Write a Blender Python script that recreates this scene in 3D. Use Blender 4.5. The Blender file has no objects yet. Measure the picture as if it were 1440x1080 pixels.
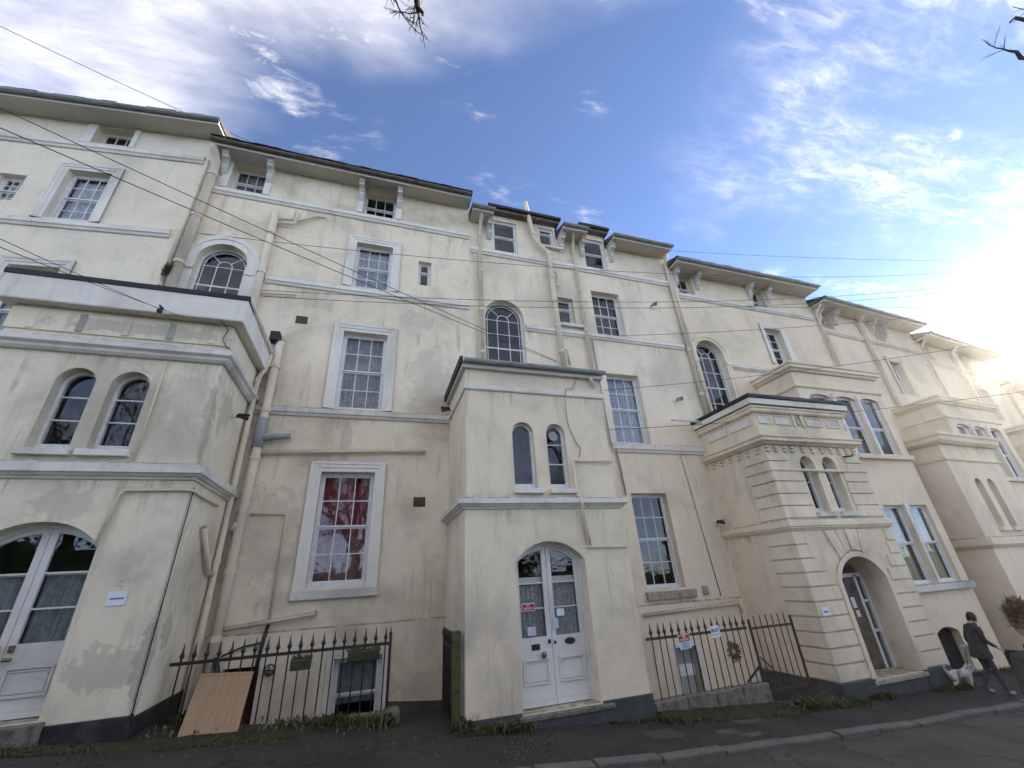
import bpy, bmesh, math, random
from mathutils import Vector, Matrix

random.seed(7)
scene = bpy.context.scene
COL = scene.collection
R = math.radians
PI = math.pi

# ------------------------------------------------------------------ camera
cam_d = bpy.data.cameras.new('camera')
cam_d.sensor_width = 36.0
cam_d.lens = 14.53
cam_d.clip_start = 0.05
cam_d.clip_end = 3000.0
cam = bpy.data.objects.new('camera', cam_d)
COL.objects.link(cam)
RX = (0.9541, 0.0787, 0.2904); RY = (-0.2959, 0.4236, 0.8562); RZ = (-0.0556, -0.9024, 0.4273)
m = Matrix(((RX[0], -RX[1], -RX[2], 0.0), (RY[0], -RY[1], -RY[2], 0.0), (RZ[0], -RZ[1], -RZ[2], 1.95), (0, 0, 0, 1)))
cam.matrix_world = m
scene.camera = cam

# ------------------------------------------------------------------ sky, sun, exposure
SUN_EL, SUN_AZ = 15.0, 73.7          # azimuth from +Y towards +X
world = bpy.data.worlds.new('World')
scene.world = world
world.use_nodes = True
wn = world.node_tree.nodes; wl = world.node_tree.links
wn.clear()
def WN(t, **k):
    n = wn.new(t)
    for a, b in k.items(): setattr(n, a, b)
    return n
w_out = WN('ShaderNodeOutputWorld'); w_bg = WN('ShaderNodeBackground')
w_bg.inputs['Strength'].default_value = 0.14
w_sky = WN('ShaderNodeTexSky', sky_type='NISHITA')
w_sky.sun_disc = False
w_sky.sun_elevation = R(SUN_EL); w_sky.sun_rotation = R(SUN_AZ)
w_sky.altitude = 40; w_sky.air_density = 0.4; w_sky.dust_density = 0.0; w_sky.ozone_density = 2.0
tc = WN('ShaderNodeTexCoord')
sep = WN('ShaderNodeSeparateXYZ'); wl.new(tc.outputs['Generated'], sep.inputs[0])
zc = WN('ShaderNodeMath', operation='MAXIMUM'); wl.new(sep.outputs['Z'], zc.inputs[0]); zc.inputs[1].default_value = 0.06
du = WN('ShaderNodeMath', operation='DIVIDE'); wl.new(sep.outputs['X'], du.inputs[0]); wl.new(zc.outputs[0], du.inputs[1])
dv = WN('ShaderNodeMath', operation='DIVIDE'); wl.new(sep.outputs['Y'], dv.inputs[0]); wl.new(zc.outputs[0], dv.inputs[1])
cv = WN('ShaderNodeCombineXYZ'); wl.new(du.outputs[0], cv.inputs[0]); wl.new(dv.outputs[0], cv.inputs[1])
def wnoise(scale, detail, rough, dist, loc, rotz, scl):
    mp = WN('ShaderNodeMapping'); mp.inputs['Location'].default_value = loc
    mp.inputs['Rotation'].default_value = (0, 0, R(rotz)); mp.inputs['Scale'].default_value = scl
    wl.new(cv.outputs[0], mp.inputs['Vector'])
    n = WN('ShaderNodeTexNoise'); n.inputs['Scale'].default_value = scale; n.inputs['Detail'].default_value = detail
    n.inputs['Roughness'].default_value = rough; n.inputs['Distortion'].default_value = dist
    wl.new(mp.outputs[0], n.inputs['Vector'])
    return n.outputs['Fac']
def wramp(src, a, b):
    r = WN('ShaderNodeMapRange'); r.interpolation_type = 'SMOOTHSTEP'
    r.inputs['From Min'].default_value = a; r.inputs['From Max'].default_value = b
    wl.new(src, r.inputs['Value']); return r.outputs['Result']
def wmath(op, a, b):
    n = WN('ShaderNodeMath', operation=op)
    for i, v in enumerate((a, b)):
        if isinstance(v, (int, float)): n.inputs[i].default_value = v
        else: wl.new(v, n.inputs[i])
    return n.outputs[0]
soft = wnoise(1.7, 4, 0.55, 0.2, (3.7, 1.3, 0), 20, (1, 1.4, 1))
wisp = wramp(wnoise(2.7, 12, 0.66, 0.30, (1.9, 6.2, 2), 35, (0.50, 1.55, 1)), 0.36, 0.68)
fine = wramp(wnoise(17.0, 9, 0.70, 0.6, (5.1, 2.2, 4), 42, (0.45, 1.5, 1)), 0.38, 0.64)
wob = wmath('MULTIPLY', wmath('SUBTRACT', soft, 0.5), 0.75)
U, V_ = du.outputs[0], dv.outputs[0]
d1 = wmath('ADD', wmath('SUBTRACT', wmath('SUBTRACT', 0.47, wmath('MULTIPLY', U, 0.66)), V_), wob)      # one bank of cirrus overhead
d2 = wmath('ADD', wmath('SUBTRACT', 0.53, V_), wob)                                                       # feathery streaks downstreet
b1 = wmath('MULTIPLY', wramp(d1, -0.16, 0.22), wmath('ADD', 0.34, wmath('MULTIPLY', wisp, wmath('ADD', 0.42, wmath('MULTIPLY', fine, 0.20)))))
b2 = wmath('MULTIPLY', wmath('MULTIPLY', wmath('MULTIPLY', wramp(U, 0.55, 1.0), 1.0), wramp(d2, -0.25, 0.15)), wmath('ADD', 0.06, wmath('MULTIPLY', wisp, wmath('ADD', 0.22, wmath('MULTIPLY', fine, 0.72)))))
puff = wmath('MULTIPLY', wramp(wnoise(4.2, 9, 0.62, 0.3, (8.0, 0.6, 1), 20, (0.7, 1.5, 1)), 0.55, 0.74), wmath('MULTIPLY', fine, 0.7))
mask = wmath('MINIMUM', wmath('MAXIMUM', wmath('MAXIMUM', b1, b2), puff), 0.95)
cl = WN('ShaderNodeMix', data_type='RGBA'); cl.blend_type = 'ADD'
cl.inputs['Factor'].default_value = 1.0
sc_sky = WN('ShaderNodeMix', data_type='RGBA'); sc_sky.blend_type = 'MULTIPLY'; sc_sky.inputs['Factor'].default_value = 1.0
wl.new(w_sky.outputs[0], sc_sky.inputs['A']); sc_sky.inputs['B'].default_value = (0.50, 0.47, 0.42, 1)
wl.new(sc_sky.outputs['Result'], cl.inputs['A']); cl.inputs['B'].default_value = (2.4, 2.25, 2.15, 1)
tint = WN('ShaderNodeMix', data_type='RGBA'); tint.blend_type = 'MULTIPLY'; tint.inputs['Factor'].default_value = 1.0
wl.new(w_sky.outputs[0], tint.inputs['A']); tint.inputs['B'].default_value = (1.08, 0.95, 0.92, 1)
mx = WN('ShaderNodeMix', data_type='RGBA')
wl.new(mask, mx.inputs['Factor']); wl.new(tint.outputs['Result'], mx.inputs['A']); wl.new(cl.outputs['Result'], mx.inputs['B'])
wl.new(mx.outputs['Result'], w_bg.inputs['Color']); wl.new(w_bg.outputs[0], w_out.inputs[0])

sun_d = bpy.data.lights.new('sun', 'SUN'); sun_d.energy = 3.0; sun_d.angle = R(0.5); sun_d.color = (1.0, 0.90, 0.74)
sun = bpy.data.objects.new('sun', sun_d); COL.objects.link(sun)
sd = Vector((math.sin(R(SUN_AZ)) * math.cos(R(SUN_EL)), math.cos(R(SUN_AZ)) * math.cos(R(SUN_EL)), math.sin(R(SUN_EL))))
sun.rotation_euler = (-sd).to_track_quat('-Z', 'Y').to_euler()
sun.location = (30, 20, 30)

vs = scene.view_settings
vs.view_transform = 'Standard'; vs.look = 'None'; vs.exposure = 2.05; vs.gamma = 1.0; vs.use_curve_mapping = False
scene.cycles.use_adaptive_sampling = True; scene.cycles.adaptive_threshold = 0.03; scene.cycles.max_bounces = 5; scene.cycles.volume_bounces = 0; scene.cycles.transparent_max_bounces = 12

# ------------------------------------------------------------------ materials
MAT = {}
def new_mat(name):
    mt = bpy.data.materials.new(name); mt.use_nodes = True
    nt = mt.node_tree; b = nt.nodes['Principled BSDF']
    MAT[name] = mt
    return mt, nt, b
def nd(nt, t, **k):
    n = nt.nodes.new(t)
    for a, v in k.items(): setattr(n, a, v)
    return n
def pos(nt, scale=(1, 1, 1)):
    g = nd(nt, 'ShaderNodeNewGeometry'); mp = nd(nt, 'ShaderNodeMapping'); mp.inputs['Scale'].default_value = scale
    nt.links.new(g.outputs['Position'], mp.inputs['Vector']); return mp.outputs[0]
def noise(nt, vec, scale, detail=4, rough=0.55, dist=0.0):
    n = nd(nt, 'ShaderNodeTexNoise'); n.inputs['Scale'].default_value = scale; n.inputs['Detail'].default_value = detail
    n.inputs['Roughness'].default_value = rough; n.inputs['Distortion'].default_value = dist
    nt.links.new(vec, n.inputs['Vector']); return n.outputs['Fac']
def ramp(nt, src, a, b, lo=0.0, hi=1.0):
    r = nd(nt, 'ShaderNodeMapRange'); r.interpolation_type = 'SMOOTHSTEP'
    r.inputs['From Min'].default_value = a; r.inputs['From Max'].default_value = b
    r.inputs['To Min'].default_value = lo; r.inputs['To Max'].default_value = hi
    nt.links.new(src, r.inputs['Value']); return r.outputs['Result']
def mixc(nt, fac, a, b):
    n = nd(nt, 'ShaderNodeMix', data_type='RGBA')
    if isinstance(fac, (int, float)): n.inputs['Factor'].default_value = fac
    else: nt.links.new(fac, n.inputs['Factor'])
    for key, v in (('A', a), ('B', b)):
        if isinstance(v, tuple): n.inputs[key].default_value = (*v, 1)
        else: nt.links.new(v, n.inputs[key])
    return n.outputs['Result']
def bump(nt, b, src, strength, dist):
    n = nd(nt, 'ShaderNodeBump'); n.inputs['Strength'].default_value = strength; n.inputs['Distance'].default_value = dist
    nt.links.new(src, n.inputs['Height']); nt.links.new(n.outputs[0], b.inputs['Normal'])
def mulf(nt, a, b):
    n = nd(nt, 'ShaderNodeMath', operation='MULTIPLY')
    for i, v in enumerate((a, b)):
        if isinstance(v, (int, float)): n.inputs[i].default_value = v
        else: nt.links.new(v, n.inputs[i])
    return n.outputs[0]
def addf(nt, a, b):
    n = nd(nt, 'ShaderNodeMath', operation='ADD')
    for i, v in enumerate((a, b)):
        if isinstance(v, (int, float)): n.inputs[i].default_value = v
        else: nt.links.new(v, n.inputs[i])
    return n.outputs[0]

def stucco(name, base, grime, patch, rough_amt=0.3, grain=60, seed=0.0, crack=0.35, stain=0.62, patches=(), bare=(0.36, 0.33, 0.28), chips=0.0, ledges=()):
    mt, nt, b = new_mat(name)
    p = pos(nt); 
    off = nd(nt, 'ShaderNodeVectorMath', operation='ADD'); off.inputs[1].default_value = (seed, seed * 1.7, seed * .6)
    nt.links.new(p, off.inputs[0]); p = off.outputs[0]
    sm = nd(nt, 'ShaderNodeMapping'); sm.inputs['Scale'].default_value = (3.2, 3.2, 0.35); nt.links.new(p, sm.inputs['Vector'])
    big = ramp(nt, noise(nt, p, 0.55, 5, 0.6, 0.4), 0.42, 0.72)
    med = ramp(nt, noise(nt, p, 2.3, 6, 0.65, 0.6), 0.50, 0.78)
    strk = ramp(nt, noise(nt, sm.outputs[0], 1.4, 6, 0.65, 0.3), 0.52, 0.80)
    spk = ramp(nt, noise(nt, p, 16, 4, 0.7), 0.62, 0.78)
    c = mixc(nt, mulf(nt, big, stain), base, grime)
    c = mixc(nt, mulf(nt, strk, stain * 0.8), c, grime)
    c = mixc(nt, mulf(nt, med, stain * 0.75), c, patch)
    c = mixc(nt, mulf(nt, spk, 0.30), c, grime)
    s2 = nd(nt, 'ShaderNodeMapping'); s2.inputs['Scale'].default_value = (11, 11, 0.55); nt.links.new(p, s2.inputs['Vector'])
    runs = mulf(nt, ramp(nt, noise(nt, s2.outputs[0], 1.0, 5, 0.6, 0.2), 0.56, 0.74), ramp(nt, noise(nt, p, 0.9, 3, 0.6), 0.46, 0.66))
    c = mixc(nt, mulf(nt, runs, stain * 0.75), c, tuple(v * 0.72 for v in grime))
    gg_ = nd(nt, 'ShaderNodeNewGeometry'); sz = nd(nt, 'ShaderNodeSeparateXYZ'); nt.links.new(gg_.outputs['True Normal'], sz.inputs[0])
    upf = mulf(nt, ramp(nt, sz.outputs['Z'], 0.25, 0.75), ramp(nt, noise(nt, p, 7, 5, 0.7), 0.25, 0.6))
    c = mixc(nt, mulf(nt, upf, 0.8), c, (0.16, 0.155, 0.11))
    if ledges:
        gp_ = nd(nt, 'ShaderNodeNewGeometry'); sp_ = nd(nt, 'ShaderNodeSeparateXYZ'); nt.links.new(gp_.outputs['Position'], sp_.inputs[0])
        s3 = nd(nt, 'ShaderNodeMapping'); s3.inputs['Scale'].default_value = (7, 7, 0.25); nt.links.new(p, s3.inputs['Vector'])
        drip = noise(nt, s3.outputs[0], 1.3, 5, 0.65, 0.15)
        dpatch = ramp(nt, noise(nt, p, 0.8, 4, 0.6, 0.4), 0.44, 0.66)
        for zl in ledges:
            u_ = ramp(nt, sp_.outputs['Z'], zl - 0.75, zl, 0.0, 1.0); under = ramp(nt, sp_.outputs['Z'], zl, zl + 0.02, 1.0, 0.0)
            dm = ramp(nt, addf(nt, drip, mulf(nt, u_, 0.14)), 0.58, 0.80)
            c = mixc(nt, mulf(nt, mulf(nt, mulf(nt, dm, dpatch), mulf(nt, u_, under)), 0.55), c, tuple(v * 0.62 for v in grime))
    if chips:
        cp = ramp(nt, noise(nt, p, 9, 7, 0.75, 0.6), 0.655, 0.68)
        c = mixc(nt, mulf(nt, mulf(nt, cp, ramp(nt, noise(nt, p, 1.1, 3, 0.6), 0.42, 0.6)), chips), c, (0.33, 0.30, 0.25))
    pn_ = mulf(nt, addf(nt, noise(nt, p, 4.5, 5, 0.7, 0.5), -0.5), 2.6) if patches else None
    for (ctr, rad, amt) in patches:
        g = nd(nt, 'ShaderNodeNewGeometry')
        a1 = nd(nt, 'ShaderNodeVectorMath', operation='SUBTRACT'); nt.links.new(g.outputs['Position'], a1.inputs[0]); a1.inputs[1].default_value = ctr
        a2 = nd(nt, 'ShaderNodeVectorMath', operation='DIVIDE'); nt.links.new(a1.outputs[0], a2.inputs[0]); a2.inputs[1].default_value = rad
        a3 = nd(nt, 'ShaderNodeVectorMath', operation='LENGTH'); nt.links.new(a2.outputs[0], a3.inputs[0])
        dn = addf(nt, a3.outputs['Value'], pn_)
        c = mixc(nt, mulf(nt, ramp(nt, dn, 0.75, 0.98, 1.0, 0.0), amt), c, bare)
    # hairline cracks, only in some places
    vo = nd(nt, 'ShaderNodeTexVoronoi', feature='DISTANCE_TO_EDGE'); vo.inputs['Scale'].default_value = 0.55
    ds = nd(nt, 'ShaderNodeMixRGB'); ds.blend_type = 'ADD'; ds.inputs[0].default_value = 0.45
    nn = nd(nt, 'ShaderNodeTexNoise'); nn.inputs['Scale'].default_value = 2.4; nn.inputs['Detail'].default_value = 5
    nt.links.new(p, nn.inputs['Vector']); nt.links.new(p, ds.inputs[1]); nt.links.new(nn.outputs['Color'], ds.inputs[2])
    nt.links.new(ds.outputs[0], vo.inputs['Vector'])
    ck = ramp(nt, vo.outputs['Distance'], 0.001, 0.0055, 1.0, 0.0)
    where = ramp(nt, noise(nt, p, 0.75, 2, 0.5), 0.57, 0.64)
    c = mixc(nt, mulf(nt, mulf(nt, ck, where), crack), c, (0.16, 0.145, 0.12))
    nt.links.new(c, b.inputs['Base Color'])
    b.inputs['Roughness'].default_value = 0.88
    b.inputs['Specular IOR Level'].default_value = 0.25
    h = addf(nt, mulf(nt, noise(nt, p, grain, 3, 0.6), rough_amt), mulf(nt, noise(nt, p, 3.0, 4, 0.55), 1.6))
    bump(nt, b, h, 0.35, 0.02)
    return mt
stucco('stucco_cream', (0.83, 0.72, 0.545), (0.46, 0.39, 0.285), (0.60, 0.535, 0.425), seed=0, chips=.3, stain=.85, ledges=(11.56, 8.91, 5.47, 1.83, 1.34), patches=(((1.0, 9.5, 6.7), (.55, .4, .9), .28), ((.75, 9.5, 8.35), (.5, .4, .28), .3), ((-.75, 9.5, 4.95), (.12, .4, .45), .45), ((-1.9, 9.5, 3.0), (.5, .4, 1.0), .3), ((1.6, 9.5, .2), (1.2, .4, .35), .35), ((-3.6, 9.5, 10.6), (.9, .4, .4), .25)), bare=(.42, .37, .29))
stucco('stucco_left', (0.82, 0.725, 0.565), (0.52, 0.455, 0.35), (0.62, 0.57, 0.47), seed=11, stain=0.6, patches=(((-6.5, 9.6, 9.4), (1.2, .6, .45), .16),), bare=(.42, .37, .29))
stucco('stucco_mid', (0.82, 0.71, 0.54), (0.50, 0.43, 0.33), (0.62, 0.555, 0.45), seed=23, stain=0.7, ledges=(11.06, 8.44, 4.9, 1.33))
stucco('stucco_right', (0.80, 0.675, 0.49), (0.50, 0.425, 0.315), (0.60, 0.53, 0.41), seed=37, stain=0.55)
stucco('stucco_porch_left', (0.81, 0.715, 0.54), (0.42, 0.375, 0.28), (0.54, 0.50, 0.40), seed=5, chips=.5, stain=0.9, ledges=(5.62, 3.94, 3.60), crack=0.6, patches=(((-3.12, 7.5, 1.22), (.42, .3, .26), .45), ((-2.72, 7.52, 1.25), (.10, .25, .6), .7), ((-2.74, 7.55, 4.6), (.09, .25, .75), .6), ((-2.7, 8.2, 5.0), (.2, .35, .45), .5), ((-4.2, 7.5, 3.25), (.38, .3, .26), .35), ((-3.1, 7.5, 4.9), (.45, .3, .5), .3), ((-4.0, 7.5, 6.15), (1.4, .3, .14), .5), ((-2.7, 8.0, 1.6), (.2, .18, .3), .6)), bare=(.40, .36, .28))
stucco('roughcast', (0.80, 0.69, 0.515), (0.46, 0.40, 0.305), (0.59, 0.53, 0.425), seed=51, rough_amt=1.1, grain=38, stain=0.75, crack=0.1, ledges=(5.51, 3.41, 3.13))
stucco('stone_tan', (0.79, 0.67, 0.49), (0.44, 0.385, 0.285), (0.55, 0.495, 0.385), seed=61, stain=0.8, crack=0.15, ledges=(4.62, 2.6))
stucco('white_paint', (0.80, 0.755, 0.67), (0.42, 0.38, 0.31), (0.62, 0.58, 0.505), seed=71, chips=.7, stain=0.6, crack=0.15, rough_amt=0.12)
stucco('white_dirty', (0.73, 0.69, 0.61), (0.33, 0.32, 0.285), (0.52, 0.51, 0.47), seed=81, chips=.85, stain=0.8, crack=0.3, rough_amt=0.2)
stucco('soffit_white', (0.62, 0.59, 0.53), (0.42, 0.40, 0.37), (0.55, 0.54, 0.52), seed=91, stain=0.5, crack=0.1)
stucco('bare_render', (0.40, 0.38, 0.33), (0.25, 0.235, 0.20), (0.33, 0.31, 0.27), seed=99, stain=0.6)
stucco('pipe_cream', (0.74, 0.64, 0.49), (0.40, 0.36, 0.29), (0.52, 0.475, 0.39), seed=15, stain=0.5, crack=0.0, rough_amt=0.05)
stucco('door_white', (0.76, 0.745, 0.70), (0.40, 0.375, 0.33), (0.62, 0.60, 0.555), seed=33, stain=0.5, crack=0.2, rough_amt=0.06)
MAT['door_white'].node_tree.nodes['Principled BSDF'].inputs['Roughness'].default_value = 0.5

def plain(name, col, rough=0.6, spec=0.4, metal=0.0, var=0.25, scale=6.0, bmp=0.0, dark=None, bscale=40):
    mt, nt, b = new_mat(name)
    p = pos(nt)
    dk = dark or tuple(c * 0.55 for c in col)
    f = ramp(nt, noise(nt, p, scale, 5, 0.65, 0.3), 0.40, 0.72)
    nt.links.new(mixc(nt, mulf(nt, f, min(1, var * 2)), col, dk), b.inputs['Base Color'])
    b.inputs['Roughness'].default_value = rough; b.inputs['Specular IOR Level'].default_value = spec; b.inputs['Metallic'].default_value = metal
    if bmp: bump(nt, b, noise(nt, p, bscale, 4, 0.6), 0.5, bmp)
    return mt
plain('sash_white', (0.74, 0.74, 0.73), 0.45, 0.4, var=0.2, scale=9)
plain('black_paint', (0.022, 0.021, 0.022), 0.55, 0.4, var=0.5, scale=5, bmp=0.01, dark=(0.06, 0.057, 0.05))
plain('plinth_grey', (0.06, 0.06, 0.063), 0.6, 0.35, var=0.4, scale=4, bmp=0.008, dark=(0.10, 0.098, 0.092))
plain('felt_black', (0.018, 0.018, 0.022), 0.6, 0.35, var=0.3)
plain('iron_black', (0.014, 0.014, 0.016), 0.45, 0.5, var=0.4, scale=25, bmp=0.002, dark=(0.045, 0.028, 0.018))
plain('iron_rust', (0.05, 0.042, 0.035), 0.7, 0.3, var=0.5, scale=14, bmp=0.003, dark=(0.10, 0.06, 0.035))
plain('gutter_grey', (0.30, 0.31, 0.31), 0.5, 0.4, var=0.4, scale=5, dark=(0.15, 0.15, 0.14))
plain('gutter_brown', (0.16, 0.13, 0.10), 0.6, 0.3, var=0.5, scale=5, dark=(0.07, 0.055, 0.045))
plain('pipe_grey', (0.33, 0.34, 0.36), 0.5, 0.4, var=0.3)
plain('slate', (0.085, 0.08, 0.08), 0.65, 0.35, var=0.5, scale=3.5, bmp=0.01, dark=(0.045, 0.042, 0.04))
plain('stone_sill', (0.40, 0.355, 0.285), 0.85, 0.2, var=0.5, scale=7, bmp=0.006, dark=(0.20, 0.175, 0.13))
plain('stone_block', (0.20, 0.185, 0.155), 0.9, 0.2, var=0.6, scale=9, bmp=0.02, dark=(0.08, 0.078, 0.055))
plain('wire_black', (0.03, 0.03, 0.032), 0.6, 0.3, var=0.0)
plain('lead', (0.17, 0.175, 0.185), 0.55, 0.4, var=0.4, scale=4)
plain('interior', (0.16, 0.145, 0.125), 0.9, 0.1, var=0.4, scale=1.2)
plain('interior_dark', (0.045, 0.042, 0.04), 0.9, 0.1, var=0.4, scale=1.2)
plain('blind_cream', (0.52, 0.47, 0.34), 0.9, 0.1, var=0.2, scale=2)
plain('sign_white', (0.78, 0.79, 0.82), 0.4, 0.4, var=0.08, scale=8)
plain('sign_red', (0.45, 0.025, 0.03), 0.4, 0.4, var=0.15, scale=8)
plain('sign_blue', (0.05, 0.08, 0.22), 0.5, 0.3, var=0.0)
plain('sign_black', (0.03, 0.03, 0.04), 0.5, 0.3, var=0.0)
plain('paper_blue', (0.48, 0.60, 0.66), 0.6, 0.2, var=0.1)
plain('paper_lilac', (0.66, 0.55, 0.70), 0.6, 0.2, var=0.1)
plain('brass', (0.24, 0.17, 0.10), 0.4, 0.5, metal=0.7, var=0.4, scale=20)
plain('trough', (0.055, 0.06, 0.035), 0.85, 0.2, var=0.6, scale=12, bmp=0.02, dark=(0.10, 0.085, 0.05))
plain('timber_old', (0.12, 0.115, 0.05), 0.9, 0.15, var=0.6, scale=8, bmp=0.01, dark=(0.06, 0.055, 0.035))
plain('lamp_glass', (0.30, 0.31, 0.30), 0.25, 0.5, var=0.1)
plain('bark', (0.09, 0.068, 0.05), 0.9, 0.2, var=0.6, scale=12, bmp=0.02, dark=(0.045, 0.034, 0.026))
plain('leaf_weed', (0.062, 0.075, 0.022), 0.7, 0.25, var=0.9, scale=9, dark=(0.10, 0.085, 0.04))
plain('leaf_hedge', (0.045, 0.07, 0.025), 0.6, 0.35, var=0.7, scale=2, dark=(0.02, 0.032, 0.012))
plain('straw', (0.16, 0.13, 0.075), 0.8, 0.2, var=0.5, scale=9)
plain('coat', (0.075, 0.066, 0.06), 0.85, 0.15, var=0.6, scale=9, bmp=0.03, bscale=14, dark=(0.04, 0.035, 0.033))
plain('trousers', (0.085, 0.082, 0.095), 0.85, 0.15, var=0.6, scale=9, bmp=0.02, bscale=16)
plain('shoe', (0.30, 0.29, 0.27), 0.6, 0.3, var=0.3)
plain('skin', (0.52, 0.33, 0.245), 0.55, 0.35, var=0.15, scale=18)
plain('hair_dark', (0.04, 0.028, 0.02), 0.55, 0.4, var=0.5, scale=40)
plain('hair_fair', (0.24, 0.16, 0.085), 0.5, 0.4, var=0.5, scale=40)
plain('jacket', (0.07, 0.062, 0.05), 0.8, 0.2, var=0.4, scale=10)
plain('dog_fur', (0.62, 0.58, 0.51), 0.9, 0.15, var=0.4, scale=16, bmp=0.02, bscale=60)
plain('cushion_grey', (0.42, 0.42, 0.40), 0.8, 0.2, var=0.2)
plain('red_cloth', (0.14, 0.03, 0.02), 0.8, 0.2, var=0.3)

# glass: clear, reflecting by angle
mt, nt, b = new_mat('glass')
nt.nodes.remove(b)
tr = nd(nt, 'ShaderNodeBsdfTransparent'); tr.inputs[0].default_value = (0.91, 0.925, 0.93, 1)
gl = nd(nt, 'ShaderNodeBsdfGlossy'); gl.inputs['Roughness'].default_value = 0.015; gl.inputs['Color'].default_value = (0.95, 0.97, 1, 1)
gg = nd(nt, 'ShaderNodeNewGeometry'); dp = nd(nt, 'ShaderNodeVectorMath', operation='DOT_PRODUCT')
nt.links.new(gg.outputs['Normal'], dp.inputs[0]); nt.links.new(gg.outputs['Incoming'], dp.inputs[1])
ab = nd(nt, 'ShaderNodeMath', operation='ABSOLUTE'); nt.links.new(dp.outputs['Value'], ab.inputs[0])
om = nd(nt, 'ShaderNodeMath', operation='SUBTRACT'); om.inputs[0].default_value = 1.0; nt.links.new(ab.outputs[0], om.inputs[1])
pw5 = nd(nt, 'ShaderNodeMath', operation='POWER'); nt.links.new(om.outputs[0], pw5.inputs[0]); pw5.inputs[1].default_value = 5.0
sch = nd(nt, 'ShaderNodeMath', operation='MULTIPLY_ADD'); nt.links.new(pw5.outputs[0], sch.inputs[0]); sch.inputs[1].default_value = 0.93; sch.inputs[2].default_value = 0.035
mxs = nd(nt, 'ShaderNodeMixShader')
nt.links.new(sch.outputs[0], mxs.inputs[0]); nt.links.new(tr.outputs[0], mxs.inputs[1]); nt.links.new(gl.outputs[0], mxs.inputs[2])
nt.links.new(mxs.outputs[0], nt.nodes['Material Output'].inputs[0])
bpn = nd(nt, 'ShaderNodeBump'); bpn.inputs['Strength'].default_value = 0.025; bpn.inputs['Distance'].default_value = 0.02
nt.links.new(noise(nt, pos(nt), 5.0, 2, 0.5), bpn.inputs['Height']); nt.links.new(bpn.outputs[0], gl.inputs['Normal'])

def cloth(name, col, lace=0.35, scale=26, dark=None):
    mt, nt, b = new_mat(name)
    p = pos(nt); o = nt.nodes['Material Output']
    f = ramp(nt, noise(nt, p, scale, 4, 0.6, 0.8), 0.40, 0.62)
    nt.links.new(mixc(nt, f, dark or tuple(c * 0.82 for c in col), col), b.inputs['Base Color'])
    b.inputs['Roughness'].default_value = 0.95; b.inputs['Specular IOR Level'].default_value = 0.05
    t = nd(nt, 'ShaderNodeBsdfTransparent'); s = nd(nt, 'ShaderNodeMixShader')
    nt.links.new(mulf(nt, ramp(nt, f, 0.0, 1.0, 1.0, 0.65), lace), s.inputs[0]); nt.links.new(b.outputs[0], s.inputs[1]); nt.links.new(t.outputs[0], s.inputs[2])
    nt.links.new(s.outputs[0], o.inputs[0])
cloth('net_white', (0.72, 0.73, 0.76), 0.45)
cloth('net_lace', (0.60, 0.58, 0.57), 0.5, 22)
cloth('net_sheer', (0.55, 0.50, 0.49), 0.9, 18)
cloth('net_blue', (0.60, 0.66, 0.74), 0.25, 9)
cloth('curtain_red', (0.34, 0.07, 0.08), 0.0, 5, (0.26, 0.055, 0.065))
cloth('curtain_grey', (0.40, 0.42, 0.43), 0.2, 10)

# wood-effect board
mt, nt, b = new_mat('board_wood')
tco = nd(nt, 'ShaderNodeTexCoord'); mpo = nd(nt, 'ShaderNodeMapping'); mpo.inputs['Scale'].default_value = (26, 1, 1.1); nt.links.new(tco.outputs['Object'], mpo.inputs['Vector']); p = mpo.outputs[0]
f = ramp(nt, noise(nt, p, 2.2, 6, 0.65, 0.6), 0.35, 0.7)
bc_ = mixc(nt, f, (0.33, 0.21, 0.11), (0.25, 0.15, 0.075)); bc_ = mixc(nt, mulf(nt, ramp(nt, noise(nt, pos(nt), 3.5, 5, 0.65), 0.5, 0.75), 0.5), bc_, (0.13, 0.095, 0.06))
nt.links.new(bc_, b.inputs['Base Color']); b.inputs['Roughness'].default_value = 0.45

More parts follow.
